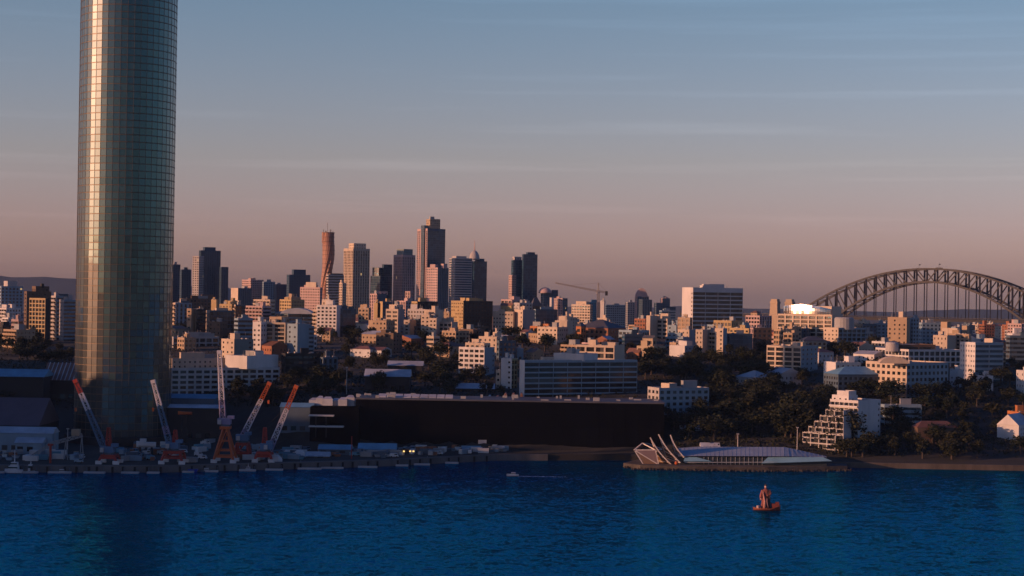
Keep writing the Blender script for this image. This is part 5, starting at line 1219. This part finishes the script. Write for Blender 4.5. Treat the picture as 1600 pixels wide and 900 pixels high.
def tree_proto(seed, kind):
    r = random.Random(seed); root = bpy.data.objects.new('tree', None)
    H = 10.0; w = {'round': 4.6, 'wide': 6.0, 'tall': 3.2}[kind]; q = MB()
    q.tube([V3((0, 0, -1)), V3((0.1, 0, 2)), V3((0.2, 0.1, 4.5)), V3((0.1, 0.1, 7.5))], [0.42, 0.32, 0.24, 0.08], 7)
    lobes = []
    for i in range(9):
        a = r.uniform(0, 6.28); k = r.uniform(0.3, 0.72); z = r.uniform(3.8, 8.2); c = V3((math.cos(a) * w * k, math.sin(a) * w * k, z)); lobes.append((c, r.uniform(0.3, 0.5) * w))
        q.tube([V3((0.15, 0, min(4.5, z - 1.2))), (c + V3((0.15, 0, 3.5))) * 0.5, c], [0.16, 0.11, 0.05], 5)
    lobes.append((V3((0, 0, 8.2)), 0.42 * w)); lobes.append((V3((0, 0, 6)), 0.6 * w))
    tr = q.build('trunk', BARK); tr.parent = root; lf = MB()
    for (c, rad) in lobes:
        for i in range(int(60 * (rad / 2) ** 1.3) + 20):
            d = V3((r.gauss(0, 1), r.gauss(0, 1), r.gauss(0, 0.8))).normalized(); p = c + d * rad * r.uniform(0.6, 1.08); p.z = max(2.0, p.z)
            s = r.uniform(0.28, 0.62); u = V3((r.gauss(0, 1), r.gauss(0, 1), r.gauss(0, 0.5))).normalized(); v = u.cross(d + V3((r.gauss(0, .5), r.gauss(0, .5), r.gauss(0, .5)))).normalized()
            lf.poly([p - u * s, p - v * s * 0.7, p + u * s, p + v * s * 0.7])
    cr_ = lf.build('crown', LEAF); cr_.parent = root
    for o in (tr, cr_): col.objects.unlink(o)
    return root
PROTOS = [tree_proto(i, k) for i, k in enumerate(('round', 'wide', 'tall', 'round', 'wide', 'round', 'tall'))]
def place(proto, loc, s, rz, label, group, name='tree'):
    r = proto.copy(); r.name = name; col.objects.link(r); r.location = loc; r.scale = s; r.rotation_euler = (0, 0, rz); tag(r, label, 'tree', group)
    for ch in proto.children:
        c = ch.copy(); col.objects.link(c); c.parent = r
    return r
def grove(n, x0, x1, y0, y1, hmin, hmax, where, seed):
    r = random.Random(seed); lab = 'dark leafy tree ' + where; used = []
    for i in range(n):
        for tr in range(12):
            px, py = r.uniform(x0, x1), r.uniform(y0, y1)
            if all(abs(px - a) > 7 or abs(py - b) > 4 for a, b in used): break
        used.append((px, py)); p = hit(px, py); h = r.uniform(hmin, hmax) / 10; k = r.uniform(0.9, 1.6)
        place(r.choice(PROTOS), p, (h * k, h * k, h), r.uniform(0, 6.28), lab, 'trees ' + where)
grove(28, 500, 720, 532, 620, 8, 13, 'on the wooded slope above the black hall', 1)
grove(8, 640, 790, 590, 624, 8, 12, 'at the back of the black hall roof', 2)
grove(10, 505, 620, 512, 536, 8, 11, 'below the white lit balcony block', 3)
grove(8, 780, 905, 528, 552, 9, 13, 'left of the cream framed block behind the long office', 4)
grove(6, 700, 765, 524, 545, 7, 10, 'below the dark brown tower', 5)
grove(16, 1000, 1090, 560, 602, 9, 13, 'right of the long blue office', 6)
grove(28, 1075, 1215, 565, 640, 9, 14, 'on the slope left of the balcony apartments', 7)
grove(30, 1110, 1290, 625, 690, 10, 15, 'behind the ribbed pier hall roof', 8)
grove(6, 1265, 1345, 535, 566, 8, 13, 'below the block with the grey drum', 9)
grove(6, 1190, 1300, 590, 625, 9, 12, 'below the balcony apartments', 10)
grove(11, 1300, 1420, 690, 722, 8, 12, 'on the shore below the stepped terraces', 11)
grove(32, 1385, 1600, 640, 722, 8, 13, 'along the right-hand shore', 12)
grove(20, 1380, 1600, 598, 645, 9, 13, 'on the right slope below the cream hotel', 13)
grove(7, 1515, 1600, 575, 605, 9, 12, 'beneath the banded apartments on the right', 14)
grove(5, 1330, 1400, 610, 640, 10, 14, 'right of the stepped terraces', 15)
grove(12, 30, 118, 548, 572, 8, 12, 'below the golden slab on the left', 16)
grove(11, 0, 125, 600, 640, 8, 12, 'above the purple boat shed', 17)
grove(10, 355, 445, 612, 640, 8, 12, 'below the white gridded office', 18)
grove(10, 440, 545, 595, 625, 8, 12, 'below the dark banded office', 19)
grove(6, 0, 60, 535, 560, 8, 12, 'at the left edge below the blue tower', 20)
grove(6, 1040, 1115, 650, 690, 9, 12, 'around the pale office at the end of the black wall', 21)
grove(8, 268, 400, 508, 530, 6, 9, 'behind the open car park', 22)
grove(12, 880, 1010, 548, 562, 6, 9, 'around the cream framed block', 23)
grove(10, 1090, 1200, 552, 575, 8, 11, 'below the pale pink apartments', 24)
for (px, py, s, lab) in ((1326, 697, 1.9, 'large dark tree in front of the stepped white terraces'), (1372, 606, 1.8, 'large round dark tree left of the cream hotel face'), (1362, 552, 1.35, 'round dark tree right of the block with the grey drum'), (1448, 612, 1.3, 'dark tree against the blue wing of the cream hotel'), (748, 603, 1.2, 'bushy tree in front of the white five-storey apartments'), (1517, 588, 1.1, 'dark round tree in front of the banded apartments')):
    p = hit(px, py); place(PROTOS[1], p, (s, s, s), px, lab, None)
def palm(px, py, h, lab):
    p = hit(px, py); root = empty('palm_tree', p); tag(root, lab, 'palm tree'); t = p + V3((0.3, 0, h))
    q = MB(); q.tube([p - Z1, p + V3((0.2, 0, h * 0.5)), t], [0.35, 0.25, 0.2], 7); q.build('trunk', BARK, root); q = MB(); r = random.Random(int(px))
    for k in range(22):
        a = r.uniform(0, 6.28); e = r.uniform(-0.4, 1.1); L_ = r.uniform(2.6, 3.6); pr = t; n = 5
        for j in range(1, n + 1):
            f = j / n; nx = t + V3((math.cos(a) * L_ * f, math.sin(a) * L_ * f, L_ * (math.sin(e) * f - 0.75 * f * f))); sd = V3((-math.sin(a), math.cos(a), 0)) * 0.42 * (1.15 - f); q.quad(pr - sd - Z1 * 0.15, pr + Z1 * 0.06, nx + Z1 * 0.06, nx - sd - Z1 * 0.15); q.quad(pr + Z1 * 0.06, pr + sd - Z1 * 0.15, nx + sd - Z1 * 0.15, nx + Z1 * 0.06); pr = nx
    q.build('crown', LEAF, root)
palm(1296, 548, 11, 'tall palm right of the sun-glinting building'); palm(1306, 550, 9, 'shorter palm beside the tall palm below the bridge arch'); palm(1238, 600, 8, 'palm below the white balcony apartments')
def scrub():
    r = random.Random(51); q = MB()
    for i in range(9000):
        px = r.uniform(-20, 1620); py = r.uniform(520, 715)
        if px < 480 and py > 640: continue
        if 480 <= px < 1045 and py > 622: continue
        p = hit(px, py)
        if p.y > 1500: continue
        s = r.uniform(1.2, 2.8)
        for k in range(9):
            d = V3((r.gauss(0, 1), r.gauss(0, 1), abs(r.gauss(0, .8)))); c = p + d * s * 0.6; e = r.uniform(.35, .8)
            u = V3((r.gauss(0, 1), r.gauss(0, 1), r.gauss(0, .6))).normalized() * e; v = u.cross(V3((r.gauss(0, 1), r.gauss(0, 1), r.gauss(0, 1))).normalized())
            q.poly([c - u, c - v, c + u, c + v])
    o = q.build('scrub', LEAF); tag(o, 'dark scrub and garden planting covering the slopes between the trees', 'bushes'); o['kind'] = 'stuff'
scrub()
def terrace_plants():
    root = [o for o in col.objects if o.get('label', '').startswith('stepped white apartment')][0]; r = random.Random(14)
    for i in range(6):
        q = MB(); v = B(1290 - 9 * i, 1318, 1322, 641 + 9.5 * i, 922 - 3 * i, beta=32, wr=8); p = plan(v)
        for k in range(70):
            a = r.random(); c = p['cl'] + (p['c0'] - p['cl']) * a + p['nL'] * r.uniform(0.0, 0.7); c = V3((c.x, c.y, p['z1'] - 2.2 * (r.random() ** 2) * (math.sin(a * 23 + i) > -0.2) + r.uniform(-0.1, 0.5))); e = r.uniform(.25, .6)
            u = V3((r.gauss(0, 1), r.gauss(0, 1), r.gauss(0, .6))).normalized() * e; w = u.cross(V3((r.gauss(0, 1), r.gauss(0, 1), r.gauss(0, 1))).normalized()); q.poly([c - u, c - w, c + u, c + w])
        q.build('terrace_planting', LEAF, root, stuff=True)
terrace_plants()
r_ = random.Random(66)
for i_ in range(16):
    u_ = 10 + i_ * 47 + r_.uniform(-12, 12); Y_ = lerp_tab(SHORE, u_) - 3.2; p_ = V3(((u_ - 800) / F * Y_, Y_, 0)); l_ = r_.uniform(2.5, 6); root_ = empty('mooring_pontoon', p_); tag(root_, 'pale floating mooring pontoon against the quay wall', 'pontoon', 'mooring pontoons along the dockyard quay')
    q = MB(); q.box(p_ + Z1 * 0.35, X1, Y1, Z1, l_, 1.2, 0.45); q.build('float', W('pale'), root_)
    for k_ in (-0.8, 0.8):
        q = MB(); q.tube([p_ + X1 * (k_ * l_) + Y1 * 1.0 - Z1, p_ + X1 * (k_ * l_) + Y1 * 1.0 + Z1 * 2.6], [0.16, 0.16], 6); q.build('pile', W('slate'), root_)
grove(9, 1218, 1266, 664, 696, 16, 20, 'standing tall at the left foot of the stepped terraces', 42)
grove(12, 1235, 1300, 640, 688, 11, 15, 'left of the stepped terraces', 41)
# trees on the added, unseen hill that shades the dockyard
r = random.Random(31)
q = MB()
for i in range(900):
    X = r.uniform(-830, -480); Y = r.uniform(480, 1060); z = shade_hill_z(X, Y); s = r.uniform(3, 6); n = 7
    rr = [[V3((X + s * k * math.cos(a) * r.uniform(.8, 1.2), Y + s * k * math.sin(a) * r.uniform(.8, 1.2), z - 1 + zz * s)) for a in [j * 6.283 / n for j in range(n)]] for zz, k in ((0, .8), (.7, 1.0), (1.3, .7), (1.7, .25))]
    q.rings(rr)
o = q.build('shade_hill_wood', LEAF); tag(o, 'dark wood on the added, unseen hill shading the dockyard', 'wood'); o['kind'] = 'stuff'

# ------------------------------------------------------------------ haze
def haze():
    q = MB(); q.abox(-6800, 6800, -500, 10900, -4, 300); m = bpy.data.materials.new('haze_air'); m.use_nodes = True; n = m.node_tree.nodes; n.clear()
    out = n.new('ShaderNodeOutputMaterial'); v = n.new('ShaderNodeVolumePrincipled'); v.inputs['Color'].default_value = (0.30, 0.46, 0.80, 1); v.inputs['Density'].default_value = HAZE; v.inputs['Anisotropy'].default_value = 0.0
    m.node_tree.links.new(v.outputs[0], out.inputs['Volume']); o = q.build('haze', m); o['kind'] = 'stuff'; tag(o, 'thin evening haze over the harbour and city', 'haze')
HAZE = 2.4e-5
haze()
